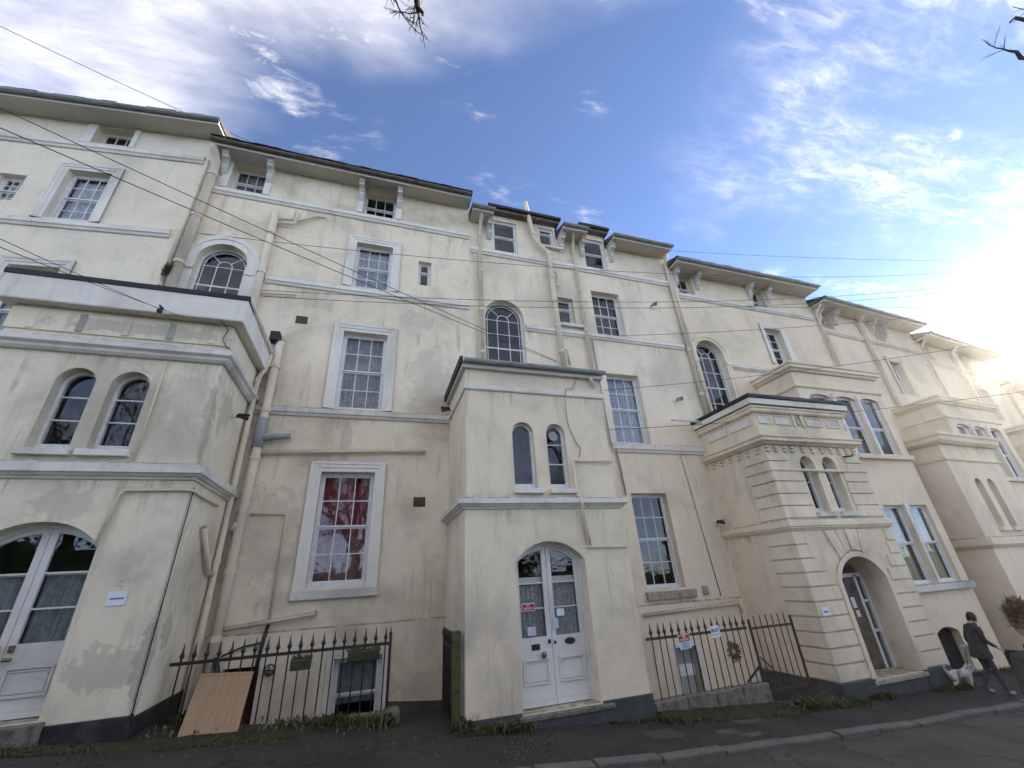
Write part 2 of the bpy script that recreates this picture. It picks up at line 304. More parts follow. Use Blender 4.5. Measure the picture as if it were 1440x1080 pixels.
# asphalt with patches, moss and pale grit
def asphalt(name, a, bcol, moss=0.0, pale=0.3, seed=0):
    mt, nt, b = new_mat(name)
    p = pos(nt)
    o = nd(nt, 'ShaderNodeVectorMath', operation='ADD'); o.inputs[1].default_value = (seed, seed, 0); nt.links.new(p, o.inputs[0]); p = o.outputs[0]
    c = mixc(nt, ramp(nt, noise(nt, p, 0.9, 6, 0.65, 0.6), 0.38, 0.68), a, bcol)
    c = mixc(nt, mulf(nt, ramp(nt, noise(nt, p, 75, 3, 0.7), 0.60, 0.74), pale), c, (0.20, 0.19, 0.175))
    c = mixc(nt, mulf(nt, ramp(nt, noise(nt, p, 3.1, 5, 0.7, 0.7), 0.62, 0.74), pale), c, (0.14, 0.13, 0.115))
    if moss:
        c = mixc(nt, mulf(nt, ramp(nt, noise(nt, p, 1.7 if moss < .5 else 6, 6, 0.7, 0.5), 0.5, 0.66), moss), c, (0.05, 0.062, 0.018))
    vo = nd(nt, 'ShaderNodeTexVoronoi', feature='DISTANCE_TO_EDGE'); vo.inputs['Scale'].default_value = 0.7
    ds = nd(nt, 'ShaderNodeMixRGB'); ds.blend_type = 'ADD'; ds.inputs[0].default_value = 0.5
    nn = nd(nt, 'ShaderNodeTexNoise'); nn.inputs['Scale'].default_value = 3.0; nn.inputs['Detail'].default_value = 6
    nt.links.new(p, nn.inputs['Vector']); nt.links.new(p, ds.inputs[1]); nt.links.new(nn.outputs['Color'], ds.inputs[2]); nt.links.new(ds.outputs[0], vo.inputs['Vector'])
    c = mixc(nt, mulf(nt, ramp(nt, vo.outputs['Distance'], 0.004, 0.014, 1.0, 0.0), 0.7), c, (0.012, 0.012, 0.010))
    nt.links.new(c, b.inputs['Base Color']); b.inputs['Roughness'].default_value = 0.82; b.inputs['Specular IOR Level'].default_value = 0.3
    bump(nt, b, addf(nt, noise(nt, p, 55, 3, 0.7), mulf(nt, noise(nt, p, 4, 3, 0.6), 1.5)), 0.6, 0.02)
asphalt('pavement_asphalt', (0.030, 0.026, 0.021), (0.050, 0.043, 0.034), 0.2, 0.3)
asphalt('road_asphalt', (0.095, 0.078, 0.06), (0.055, 0.047, 0.038), 0.0, 0.6, 9)
asphalt('earth', (0.05, 0.055, 0.025), (0.07, 0.06, 0.035), 0.5, 0.1, 4)
plain('patch_concrete', (0.10, 0.092, 0.08), 0.9, 0.2, var=0.8, scale=11, bmp=0.01, dark=(0.055, 0.05, 0.043))
plain('kerb_stone', (0.14, 0.127, 0.108), 0.85, 0.25, var=0.6, scale=5, bmp=0.015, dark=(0.10, 0.095, 0.085))
asphalt('moss', (0.030, 0.034, 0.012), (0.034, 0.027, 0.016), 0.75, 0.12, 3)

# ------------------------------------------------------------------ mesh helpers
class MB:
    def __init__(s): s.v = []; s.f = []
    def quad(s, a, b, c, d):
        n = len(s.v); s.v += [a, b, c, d]; s.f.append((n, n + 1, n + 2, n + 3))
    def poly(s, pts):
        n = len(s.v); s.v += list(pts); s.f.append(tuple(range(n, n + len(pts))))
    def box(s, x0, x1, y0, y1, z0, z1):
        n = len(s.v)
        s.v += [(x0, y0, z0), (x1, y0, z0), (x1, y1, z0), (x0, y1, z0), (x0, y0, z1), (x1, y0, z1), (x1, y1, z1), (x0, y1, z1)]
        s.f += [(n, n + 3, n + 2, n + 1), (n + 4, n + 5, n + 6, n + 7), (n, n + 1, n + 5, n + 4), (n + 1, n + 2, n + 6, n + 5), (n + 2, n + 3, n + 7, n + 6), (n + 3, n, n + 4, n + 7)]
        return s
    def prism(s, pts, axis, a, b):
        """extrude polygon pts along axis ('x','y','z') from a to b"""
        def P(p, t):
            return (t, p[0], p[1]) if axis == 'x' else (p[0], t, p[1]) if axis == 'y' else (p[0], p[1], t)
        n = len(s.v); k = len(pts)
        s.v += [P(p, a) for p in pts] + [P(p, b) for p in pts]
        s.f.append(tuple(range(n, n + k))); s.f.append(tuple(range(n + 2 * k - 1, n + k - 1, -1)))
        for i in range(k):
            j = (i + 1) % k
            s.f.append((n + i, n + k + i, n + k + j, n + j))
        return s
    def sweep(s, path, prof, closed_prof=True):
        """profile (out, z) swept along a plan path of (x, y); out is to the right-hand side of travel"""
        n = len(s.v); k = len(prof); P = [Vector((a, b)) for a, b in path]
        for i, p in enumerate(P):
            d1 = (P[i] - P[i - 1]).normalized() if i > 0 else None
            d2 = (P[i + 1] - P[i]).normalized() if i < len(P) - 1 else None
            n1 = Vector((d1.y, -d1.x)) if d1 else None; n2 = Vector((d2.y, -d2.x)) if d2 else None
            if n1 and n2:
                mm = (n1 + n2).normalized(); mm = mm / max(0.2, mm.dot(n1))
            else: mm = n1 or n2
            for o, z in prof: s.v.append((p.x + mm.x * o, p.y + mm.y * o, z))
        for i in range(len(P) - 1):
            for j in range(k):
                j2 = (j + 1) % k
                if j2 == 0 and not closed_prof: continue
                a = n + i * k
                s.f.append((a + j, a + k + j, a + k + j2, a + j2))
        s.f.append(tuple(n + j for j in range(k))); e = n + (len(P) - 1) * k
        s.f.append(tuple(e + j for j in range(k - 1, -1, -1)))
        return s
    def tube(s, pts, r, seg=8, r1=None, cap=True):
        P = [Vector(p) for p in pts]; n0 = len(s.v); up = None
        L = len(P)
        for i, p in enumerate(P):
            t = (P[min(i + 1, L - 1)] - P[max(i - 1, 0)]).normalized()
            if up is None:
                up = Vector((0, 0, 1)) if abs(t.z) < 0.9 else Vector((0, 1, 0))
            a = t.cross(up)
            if a.length < 1e-5: a = t.orthogonal()
            a.normalize(); b2 = a.cross(t).normalized(); up = b2
            rr = r if r1 is None else r + (r1 - r) * i / max(1, L - 1)
            for q in range(seg):
                an = 2 * PI * q / seg
                s.v.append(tuple(p + a * (rr * math.cos(an)) + b2 * (rr * math.sin(an))))
        for i in range(L - 1):
            for q in range(seg):
                q2 = (q + 1) % seg
                s.f.append((n0 + i * seg + q, n0 + i * seg + q2, n0 + (i + 1) * seg + q2, n0 + (i + 1) * seg + q))
        if cap:
            s.f.append(tuple(n0 + q for q in range(seg - 1, -1, -1))); s.f.append(tuple(n0 + (L - 1) * seg + q for q in range(seg)))
        return s
    def lathe(s, prof, cx, cy, cz=0.0, seg=10):
        n = len(s.v); k = len(prof)
        for r, z in prof:
            for q in range(seg):
                an = 2 * PI * q / seg; s.v.append((cx + r * math.cos(an), cy + r * math.sin(an), cz + z))
        for i in range(k - 1):
            for q in range(seg):
                q2 = (q + 1) % seg
                s.f.append((n + i * seg + q, n + i * seg + q2, n + (i + 1) * seg + q2, n + (i + 1) * seg + q))
        s.f.append(tuple(n + q for q in range(seg - 1, -1, -1))); s.f.append(tuple(n + (k - 1) * seg + q for q in range(seg)))
        return s
    def strip(s, pts, w, y0, y1):
        """bar of width w following an (x, z) polyline, from y0 (front) to y1"""
        P = [Vector(p) for p in pts]; n = len(s.v); L = len(P)
        for i, p in enumerate(P):
            t = (P[min(i + 1, L - 1)] - P[max(i - 1, 0)]).normalized(); o = Vector((-t.y, t.x)) * (w / 2)
            a = p + o; c = p - o
            s.v += [(a.x, y0, a.y), (c.x, y0, c.y), (c.x, y1, c.y), (a.x, y1, a.y)]
        for i in range(L - 1):
            a = n + 4 * i
            for j in range(4):
                j2 = (j + 1) % 4
                s.f.append((a + j, a + j2, a + 4 + j2, a + 4 + j))
        s.f.append((n, n + 3, n + 2, n + 1)); e = n + 4 * (L - 1); s.f.append((e, e + 1, e + 2, e + 3))
        return s
    def data(s, name, mat, smooth=False, off=(0, 0, 0)):
        me = bpy.data.meshes.new(name)
        ox, oy, oz = off
        me.from_pydata([(a - ox, b - oy, c - oz) for a, b, c in s.v], [], s.f)
        me.materials.append(MAT[mat])
        if smooth:
            me.polygons.foreach_set('use_smooth', [True] * len(me.polygons))
        me.update()
        return me
ORG = {}
def link(name, me, parent=None, loc=(0, 0, 0), rot=(0, 0, 0)):
    o = bpy.data.objects.new(name, me); COL.objects.link(o)
    o.location = loc; o.rotation_euler = rot
    if parent is not None: o.parent = parent
    return o
def org(o):
    while o is not None:
        if o.name in ORG: return ORG[o.name]
        o = o.parent
    return (0, 0, 0)
def build(mb, name, mat, parent=None, smooth=False, bevel=0.0, fix=True):
    me = mb.data(name, mat, smooth, org(parent) if parent else (0, 0, 0))
    if fix:
        bm = bmesh.new(); bm.from_mesh(me)
        if smooth: bmesh.ops.remove_doubles(bm, verts=bm.verts, dist=0.0004)
        bmesh.ops.recalc_face_normals(bm, faces=bm.faces); bm.to_mesh(me); bm.free()
    o = link(name, me, parent)
    if bevel:
        md = o.modifiers.new('bevel', 'BEVEL'); md.width = bevel; md.segments = 2; md.limit_method = 'ANGLE'; md.angle_limit = R(40)
    return o
def tag(o, label, cat, group=None, kind=None):
    if label: o['label'] = label
    if cat: o['category'] = cat
    if group: o['group'] = group
    if kind: o['kind'] = kind
    return o
def thing(name, label, cat, loc=(0, 0, 0), origin=(0, 0, 0), rotz=0.0, group=None):
    o = bpy.data.objects.new(name, None); COL.objects.link(o); o.empty_display_size = 0.3
    o.location = loc; o.rotation_euler = (0, 0, R(rotz)); ORG[o.name] = origin
    return tag(o, label, cat, group)
def single(mb, name, mat, label, cat, origin=None, group=None, smooth=False, bevel=0.0):
    """a thing that is one mesh; origin set at its base"""
    xs = [v[0] for v in mb.v]; ys = [v[1] for v in mb.v]; zs = [v[2] for v in mb.v]
    og = origin or ((min(xs) + max(xs)) / 2, (min(ys) + max(ys)) / 2, min(zs))
    me = mb.data(name, mat, smooth, og)
    bm = bmesh.new(); bm.from_mesh(me); bmesh.ops.recalc_face_normals(bm, faces=bm.faces); bm.to_mesh(me); bm.free()
    o = link(name, me, None, og)
    if bevel:
        md = o.modifiers.new('bevel', 'BEVEL'); md.width = bevel; md.segments = 2; md.limit_method = 'ANGLE'; md.angle_limit = R(40)
    return tag(o, label, cat, group)

def arc_top(x0, x1, z1, rise):
    w = (x1 - x0) / 2; xc = (x0 + x1) / 2
    if rise <= 0: return lambda x: z1
    rad = (w * w + rise * rise) / (2 * rise)
    return lambda x: z1 - rad + math.sqrt(max(0.0, rad * rad - (x - xc) ** 2))
def samples(x0, x1, rise):
    if rise <= 0: return [x0, x1]
    return [(x0 + x1) / 2 - (x1 - x0) / 2 * math.cos(PI * i / 16) for i in range(17)]
def sheet(mb, x0, x1, zb, zt, ops, y=0.0, depth=0.2, top=None, topx=None):
    """vertical face at y with openings (x0, x1, z0, z1, rise); openings get reveals going back by depth"""
    xs = {round(x0, 5), round(x1, 5)}
    if topx: xs |= {round(t, 5) for t in topx if x0 < t < x1}
    O = []
    for o in ops:
        a, b_, c, d = o[:4]; rs = o[4] if len(o) > 4 else 0
        f = o[5] if len(o) > 5 else arc_top(a, b_, d, rs)
        sx = [round(t, 5) for t in (o[6] if len(o) > 6 else samples(a, b_, rs))]
        O.append((a, b_, c, f, sx)); xs |= {t for t in sx if x0 <= t <= x1}
    xs = sorted(xs)
    for i in range(len(xs) - 1):
        a, b_ = xs[i], xs[i + 1]
        if b_ - a < 1e-5: continue
        mid = (a + b_) / 2
        cur = (zb, zb)
        for o in sorted([o for o in O if o[0] < mid < o[1]], key=lambda o: o[2]):
            mb.quad((a, y, cur[0]), (b_, y, cur[1]), (b_, y, o[2]), (a, y, o[2]))
            cur = (o[3](a), o[3](b_))
        ta, tb = (top(a), top(b_)) if top else (zt, zt)
        mb.quad((a, y, cur[0]), (b_, y, cur[1]), (b_, y, tb), (a, y, ta))
    if depth:
        for a, b_, c, f, sx in O:
            y2 = y + depth
            mb.quad((a, y, c), (b_, y, c), (b_, y2, c), (a, y2, c))
            mb.quad((a, y, c), (a, y2, c), (a, y2, f(a)), (a, y, f(a)))
            mb.quad((b_, y, c), (b_, y, f(b_)), (b_, y2, f(b_)), (b_, y2, c))
            for t in range(len(sx) - 1):
                p, q = sx[t], sx[t + 1]
                mb.quad((p, y, f(p)), (p, y2, f(p)), (q, y2, f(q)), (q, y, f(q)))

PANE = {}
def pane(parent, x0, x1, z0, z1, y, mat='glass'):
    w, h = round(x1 - x0, 3), round(z1 - z0, 3)
    if (w, h) not in PANE:
        q = MB(); q.box(-w / 2, w / 2, -0.002, 0.002, -h / 2, h / 2); PANE[(w, h)] = q.data('pane', mat)
    og = org(parent)
    return link('pane', PANE[(w, h)], parent, ((x0 + x1) / 2 - og[0], y - og[1], (z0 + z1) / 2 - og[2]), (random.gauss(0, .004), 0, random.gauss(0, .004)))
def pane_poly(parent, pts, y):
    q = MB(); q.prism(pts, 'y', y - 0.002, y + 0.002); return build(q, 'pane', 'glass', parent)
def curtain(parent, x0, x1, z0, z1, y, mat, folds=9, amp=0.03):
    q = MB(); n = folds * 6
    ph = random.random() * 6
    xs = [x0 + (x1 - x0) * i / n for i in range(n + 1)]
    ys = [y + amp * math.sin(ph + i / n * folds * 2 * PI) * (0.6 + 0.4 * math.sin(i * 1.7 + ph)) for i in range(n + 1)]
    for i in range(n):
        q.quad((xs[i], ys[i], z0), (xs[i + 1], ys[i + 1], z0), (xs[i + 1], ys[i + 1], z1), (xs[i], ys[i], z1))
    return build(q, 'curtain', mat, parent, smooth=True, fix=False)
def interior(parent, x0, x1, z0, z1, y, mat='interior', d=1.1):
    q = MB(); a, b_, c, e = x0 - .25, x1 + .25, z0 - .25, z1 + .2; y2 = y + d
    q.quad((a, y2, c), (b_, y2, c), (b_, y2, e), (a, y2, e))
    q.quad((a, y, c), (a, y2, c), (a, y2, e), (a, y, e)); q.quad((b_, y, c), (b_, y, e), (b_, y2, e), (b_, y2, c))
    q.quad((a, y, c), (b_, y, c), (b_, y2, c), (a, y2, c)); q.quad((a, y, e), (a, y2, e), (b_, y2, e), (b_, y, e))
    return build(q, 'room', mat, parent, fix=False)

def sash(P, x0, x1, z0, z1, y=0.0, rev=0.14, cols=3, rt=2, rb=2, cur=None, meet=None, frame=0.05, bar=0.02, imat='interior', fmat='sash_white', bar_rows=True, cur_z=None):
    """sliding sash window standing in a reveal; returns the window object"""
    q = MB(); yf = y + rev
    meet = meet if meet is not None else (z0 + z1) / 2
    q.box(x0, x0 + frame, yf, yf + .09, z0, z1); q.box(x1 - frame, x1, yf, yf + .09, z0, z1)
    q.box(x0 + frame, x1 - frame, yf, yf + .09, z1 - frame, z1); q.box(x0 + frame, x1 - frame, yf - .01, yf + .09, z0, z0 + frame * 1.3)
    sx0, sx1 = x0 + frame, x1 - frame
    panes = []
    for (a, b_, r, yy) in ((meet, z1 - frame, rt, yf + .015), (z0 + frame * 1.3, meet, rb, yf + .05)):
        if r == 0: continue
        st = 0.035
        q.box(sx0, sx0 + st, yy, yy + .03, a, b_); q.box(sx1 - st, sx1, yy, yy + .03, a, b_)
        q.box(sx0 + st, sx1 - st, yy, yy + .03, a, a + .035); q.box(sx0 + st, sx1 - st, yy, yy + .03, b_ - .035, b_)
        ax, bx, az, bz = sx0 + st, sx1 - st, a + .035, b_ - .035
        pw = (bx - ax - bar * (cols - 1)) / cols; ph = (bz - az - bar * (r - 1)) / r
        for c in range(1, cols):
            xx = ax + c * pw + (c - 1) * bar; q.box(xx, xx + bar, yy + .003, yy + .025, az, bz)
        for k in range(1, r):
            zz = az + k * ph + (k - 1) * bar
            q.box(ax, bx, yy + .005, yy + .022, zz, zz + bar)
        for c in range(cols):
            for k in range(r):
                xx = ax + c * (pw + bar); zz = az + k * (ph + bar); panes.append((xx, xx + pw, zz, zz + ph, yy + .014))
    w = build(q, 'window', fmat, P)
    for p in panes: pane(w, *p)
    if cur:
        c0, c1 = cur_z or (z0 + .02, z1 - .03)
        curtain(w, x0 + .02, x1 - .02, c0, c1, yf + .15, cur)
    interior(w, x0, x1, z0, z1, yf + .092, imat)
    return w
def architrave(W, x0, x1, z0, z1, y=0.0, w=0.2, mat='white_paint', proud=0.06, top=0.2, foot=0.0):
    """moulded surround on three sides of an opening"""
    q = MB()
    path = [(x0, z0), (x0, z1), (x1, z1), (x1, z0)]
    steps = ((0.0, w, proud * .55), (w * .38, w, proud * .8), (w * .72, w, proud))
    for a, b_, pr in steps:
        q.box(x0 - b_, x0 - a, y - pr, y + .01, z0 - foot, z1 + b_)
        q.box(x1 + a, x1 + b_, y - pr, y + .01, z0 - foot, z1 + b_)
        q.box(x0 - a, x1 + a, y - pr, y + .01, z1 + a, z1 + b_)
    return build(q, 'architrave', mat, W, bevel=.006)
def sill(W, x0, x1, z0, z1, y=0.0, out=0.1, mat='stone_sill', back=0.12):
    q = MB(); q.prism([(y - out, z0), (y + back, z0), (y + back, z1 + .01), (y - out, z1)], 'x', x0, x1)
    return build(q, 'sill', mat, W, bevel=.008)

def arch_window(P, x0, x1, z0, z1, y=0.0, rev=0.18, dark=False, imat='interior_dark', rows=2, cur=None):
    """round-headed stair window: margin bar, inner arch and radiating bars, each cell its own pane"""
    w = (x1 - x0) / 2; xc = (x0 + x1) / 2; zs = z1 - w; yf = y + rev
    q = MB(); fr = 0.045
    def arc(r, a0=0.0, a1=PI, n=16): return [(xc + r * math.cos(a1 + (a0 - a1) * i / n), zs + r * math.sin(a1 + (a0 - a1) * i / n)) for i in range(n + 1)]
    rO = w - fr / 2
    q.strip([(xc - rO, z0)] + arc(rO) + [(xc + rO, z0)], fr, yf, yf + .08)
    q.box(x0 + fr, x1 - fr, yf - .005, yf + .08, z0, z0 + .06)
    rM = w * .82
    q.strip([(xc - rM, z0 + .06)] + arc(rM) + [(xc + rM, z0 + .06)], .018, yf + .02, yf + .05)
    rI = w * .30
    q.strip([(xc - rI, z0 + .06)] + arc(rI, n=10) + [(xc + rI, z0 + .06)], .018, yf + .022, yf + .048)
    for an in (45, 90, 135):
        if an == 90: continue
        c, s_ = math.cos(R(an)), math.sin(R(an))
        q.strip([(xc + rI * c, zs + rI * s_), (xc + rO * c, zs + rO * s_)], .018, yf + .024, yf + .046)
    hz = [zs - .02 - i * (zs - z0 - .06) / (rows + 1) for i in range(0, rows + 1)]
    for i, zz in enumerate(hz):
        hb = .018 if i != rows - 1 else .04
        q.box(x0 + fr, x1 - fr, yf + .026, yf + .044, zz - hb / 2, zz + hb / 2)
    W = build(q, 'window', 'sash_white', P)
    cols = [x0 + fr * .9, xc - rI, xc + rI, x1 - fr * .9]
    zl = [z0 + .06] + hz[::-1]
    yy = yf + .036
    for c in range(3):
        for k in range(len(zl) - 1): pane(W, cols[c] + .006, cols[c + 1] - .006, zl[k] + .006, zl[k + 1] - .006, yy)
    pane_poly(W, arc(rI - .006, n=10) + [(xc + rI - .006, zs - .014), (xc - rI + .006, zs - .014)], yy)
    for a0, a1 in ((2, 44), (46, 134), (136, 178)):
        pts = arc(rO - .02, R(a0), R(a1), 8) + arc(rI + .008, R(a0), R(a1), 8)[::-1]
        pane_poly(W, pts, yy)
    if cur: curtain(W, x0 + .03, x1 - .03, z0 + .02, zs, yf + .18, cur)
    interior(W, x0, x1, z0, z1, yf + .082, imat)
    return W
def arch_surround(W, x0, x1, z0, z1, y=0.0, wd=0.2, proud=0.05, mat='white_paint', impost=True):
    w = (x1 - x0) / 2; xc = (x0 + x1) / 2; zs = z1 - w; q = MB()
    for a, b_, pr in ((0, wd, proud * .6), (wd * .55, wd, proud)):
        r = w + (a + b_) / 2
        q.strip([(xc - r, z0)] + [(xc + r * math.cos(PI - PI * i / 24), zs + r * math.sin(PI - PI * i / 24)) for i in range(25)] + [(xc + r, z0)], b_ - a, y - pr, y + .01)
    if impost:
        for sx in (x0 - wd - .12, x1 + .0): q.box(sx, sx + wd + .12, y - proud - .015, y + .008, zs - .33, zs - .22)
    return build(q, 'architrave', mat, W)
def lancet(P, x0, x1, z0, z1, y=0.0, rev=0.2, bars=2, imat='interior_dark'):
    """narrow round-headed porch window"""
    w = (x1 - x0) / 2; xc = (x0 + x1) / 2; zs = z1 - w; yf = y + rev; fr = .045; q = MB()
    def arc(r, n=14): return [(xc + r * math.cos(PI - PI * i / n), zs + r * math.sin(PI - PI * i / n)) for i in range(n + 1)]
    q.strip([(x0 + fr / 2, z0)] + arc(w - fr / 2) + [(x1 - fr / 2, z0)], fr, yf, yf + .07)
    q.box(x0 + fr, x1 - fr, yf - .01, yf + .07, z0, z0 + .11)
    ztot = [z0 + .11]
    for i in range(bars):
        zz = z0 + .11 + (zs + .1 - z0 - .11) * (i + 1) / (bars + 1 - .25)
        q.box(x0 + fr, x1 - fr, yf + .02, yf + .05, zz - .01, zz + .01); ztot.append(zz)
    W = build(q, 'window', 'sash_white', P)
    for i in range(len(ztot) - 1): pane(W, x0 + fr * .8, x1 - fr * .8, ztot[i] + .005, ztot[i + 1] - .005, yf + .035)
    za = ztot[-1] + .005
    r = w - fr * .8; pts = arc(r, 14)
    if za < zs: pts = [(x0 + fr * .8, za)] + pts + [(x1 - fr * .8, za)]
    else: pts = [p for p in pts if p[1] > za]
    pane_poly(W, pts, yf + .035)
    interior(W, x0, x1, z0, z1, yf + .072, imat, .8)
    return W

def pipe(P, pts, r, mat='pipe_cream', name='downpipe', collars=None, seg=10):
    q = MB(); q.tube(pts, r, seg)
    o = build(q, name, mat, P, smooth=True)
    if collars:
        A, B = Vector(pts[0]), Vector(pts[-1])
        tot = sum((Vector(pts[i + 1]) - Vector(pts[i])).length for i in range(len(pts) - 1))
        d = collars * .6
        while d < tot - .1:
            acc = 0
            for i in range(len(pts) - 1):
                a, b_ = Vector(pts[i]), Vector(pts[i + 1]); L = (b_ - a).length
                if acc + L >= d:
                    t = (b_ - a) / L; p = a + t * (d - acc)
                    c = MB(); c.tube([p - t * .045, p - t * .04, p + t * .04, p + t * .045], r * 1.22, seg); build(c, 'collar', mat, o, smooth=False); break
                acc += L
            d += collars
    return o
STRING = [(-.01, 0), (.035, .0), (.05, .035), (.055, .06), (.085, .085), (.085, .20), (.06, .235), (-.01, .26)]
def string_course(P, x0, x1, z, y=0.0, mat='white_paint', h=.25, out=1.0, name='string_course'):
    q = MB(); s = h / .26
    q.sweep([(x0, y), (x1, y)], [(o * out if o > 0 else o, z + zz * s) for o, zz in STRING])
    return build(q, name, mat, P)

# ------------------------------------------------------------------ ground
def gz(x):
    if x < -6: return gz(-6) + 0.10 * 12 * (1 - math.exp((x + 6) / 12))
    if x > 12: return gz(12) - 0.03 * 25 * (1 - math.exp(-(x - 12) / 25))
    return 0.002945 * x * x - 0.10065 * x + 0.1427
def ky(x): return 5.85 + 0.036 * max(-4, min(12, x - 2.6)) if x < 14.6 else 6.28 + 0.05 * (x - 14.6)
def strip_sheet(name, mat, ya, yb, dz, x0=-60.0, x1=90.0, step=0.5, ny=6, noisez=0.0):
    q = MB(); n = int((x1 - x0) / step); rnd = random.Random(3)
    rows = []
    for i in range(n + 1):
        x = x0 + (x1 - x0) * i / n; a = ya(x) if callable(ya) else ya; b_ = yb(x) if callable(yb) else yb
        rows.append([(x, a + (b_ - a) * j / ny, gz(x) + dz + (rnd.uniform(-noisez, noisez) if noisez else 0)) for j in range(ny + 1)])
    for i in range(n):
        for j in range(ny): q.quad(rows[i][j], rows[i + 1][j], rows[i + 1][j + 1], rows[i][j + 1])
    o = build(q, name, mat, None, smooth=True)
    o['kind'] = 'structure'
    return o
def patch(q, x0, x1, ya, yb, dz=0.0, step=0.5, ny=4, nz=0.006):
    n = max(1, int((x1 - x0) / step)); rnd = random.Random(int(x0 * 7 + 91))
    rows = []
    for i in range(n + 1):
        x = x0 + (x1 - x0) * i / n; a = ya(x) if callable(ya) else ya
        rows.append([(x, a + (yb - a) * j / ny, gz(x) + dz + (rnd.uniform(-nz, nz) if 0 < i < n and 0 < j < ny else 0)) for j in range(ny + 1)])
    for i in range(n):
        for j in range(ny): q.quad(rows[i][j], rows[i + 1][j], rows[i + 1][j + 1], rows[i][j + 1])
q = MB()
patch(q, -60, 90, lambda x: ky(x) + .12, 7.62)
patch(q, -60, -2.7, 7.62, 9.9); patch(q, -2.7, .47, 7.62, 8.2); patch(q, .47, 4.72, 7.62, 9.9); patch(q, 8.95, 90, 7.62, 14.0)
o = build(q, 'pavement', 'pavement_asphalt', None, smooth=True); o['kind'] = 'structure'
q = MB()
for (a, b_, c) in ((-2.7, .47, 8.2), (4.72, 8.95, 7.62)):
    q.quad((a, c, -1.15), (b_, c, -1.15), (b_, 9.9, -1.15), (a, 9.9, -1.15))
    q.quad((a, c, -1.15), (a, 9.9, -1.15), (a, 9.9, gz(a)), (a, c, gz(a))); q.quad((b_, c, -1.15), (b_, 9.9, -1.15), (b_, 9.9, gz(b_)), (b_, c, gz(b_)))
o = build(q, 'area_floor', 'stone_block', None); o['kind'] = 'structure'
strip_sheet('road', 'road_asphalt', -1.6, lambda x: ky(x) + .05, -0.05, ny=14, noisez=0.004)
strip_sheet('far_pavement', 'pavement_asphalt', -3.6, -1.5, -0.0, ny=3)
S = 900
g0 = MB()
n = 40
for i in range(n):
    a, b_ = -60 + 150 * i / n, -60 + 150 * (i + 1) / n
    for (ya, yb, dd) in ((-S, -3.5, .05), (-3.5, 6.5, .35), (9.8, S, .35)): g0.quad((a, ya, gz(a) - dd), (b_, ya, gz(b_) - dd), (b_, yb, gz(b_) - dd), (a, yb, gz(a) - dd))
g0.quad((-S, -S, gz(-60) - .35), (-60, -S, gz(-60) - .35), (-60, S, gz(-60) - .35), (-S, S, gz(-60) - .35))
g0.quad((90, -S, gz(90) - .35), (S, -S, gz(90) - .35), (S, S, gz(90) - .35), (90, S, gz(90) - .35))
o = build(g0, 'ground', 'earth', None); o['kind'] = 'structure'

kerb = bpy.data.objects.new('kerb', None); COL.objects.link(kerb); kerb['kind'] = 'structure'; kerb.location = (0, 5.9, 0)
ORG['kerb'] = (0, 5.9, 0)
x = -8.0; rnd = random.Random(5)
while x < 34:
    L = rnd.uniform(.75, 1.25) if x < 15 else 1.4
    a, b_ = x + rnd.uniform(.012, .035), x + L
    q = MB(); za = rnd.uniform(-.012, .014); zb2 = rnd.uniform(-.012, .014); dy = rnd.uniform(-.015, .015)
    ya, yb = ky(a) + dy, ky(b_) + dy
    n0 = 0
    q.v = [(a, ya, gz(a) - .25), (b_, yb, gz(b_) - .25), (b_, yb + .17, gz(b_) - .25), (a, ya + .17, gz(a) - .25),
           (a, ya, gz(a) + .012 + za), (b_, yb, gz(b_) + .012 + zb2), (b_, yb + .17, gz(b_) + .02 + zb2), (a, ya + .17, gz(a) + .02 + za)]
    q.f = [(0, 3, 2, 1), (4, 5, 6, 7), (0, 1, 5, 4), (1, 2, 6, 5), (2, 3, 7, 6), (3, 0, 4, 7)]
    build(q, 'kerb_stone', 'kerb_stone', kerb, bevel=.018)
    x += L

# ------------------------------------------------------------------ terraced houses
def eaves(P, x0, x1, zs, o=0.5, gmat='gutter_grey', brackets=(), y=0.0, slate_over=0.04, gut=True, zmat='soffit_white', ends=True):
    """soffit with fascia, gutter and console brackets; zs is the soffit's underside"""
    q = MB(); q.box(x0, x1, y - o, y + .02, zs, zs + .05); q.box(x0, x1, y - o - .02, y - o + .002, zs - .03, zs + .13)
    s = build(q, 'soffit', zmat, P)
    if gut:
        g = MB()
        pr = [(0.0, zs + .11), (-.0, zs + .02)] ; r = .065
        prof = [(.002 + r + r * math.cos(a), zs + .10 + r * math.sin(a)) for a in [PI + PI * i / 8 for i in range(9)]]
        prof = prof + [(p[0] * .86 + .012, p[1] + .008) for p in prof[::-1]]
        g.sweep([(x0 - .02, y - o - .02), (x1 + .02, y - o - .02)], prof)
        build(g, 'gutter', gmat, s)
    for bx in brackets:
        k = MB(); w = .075
        k.prism([(y, zs), (y - .36, zs), (y - .37, zs - .07), (y - .30, zs - .13), (y - .30, zs - .19), (y - .20, zs - .24), (y - .13, zs - .33), (y - .15, zs - .42), (y - .10, zs - .52), (y - .05, zs - .60), (y, zs - .64)], 'x', bx - w, bx + w)
        k.box(bx - w - .015, bx + w + .015, y - .40, y, zs - .03, zs - .002)
        build(k, 'bracket', 'soffit_white', s, bevel=.008)
    return s
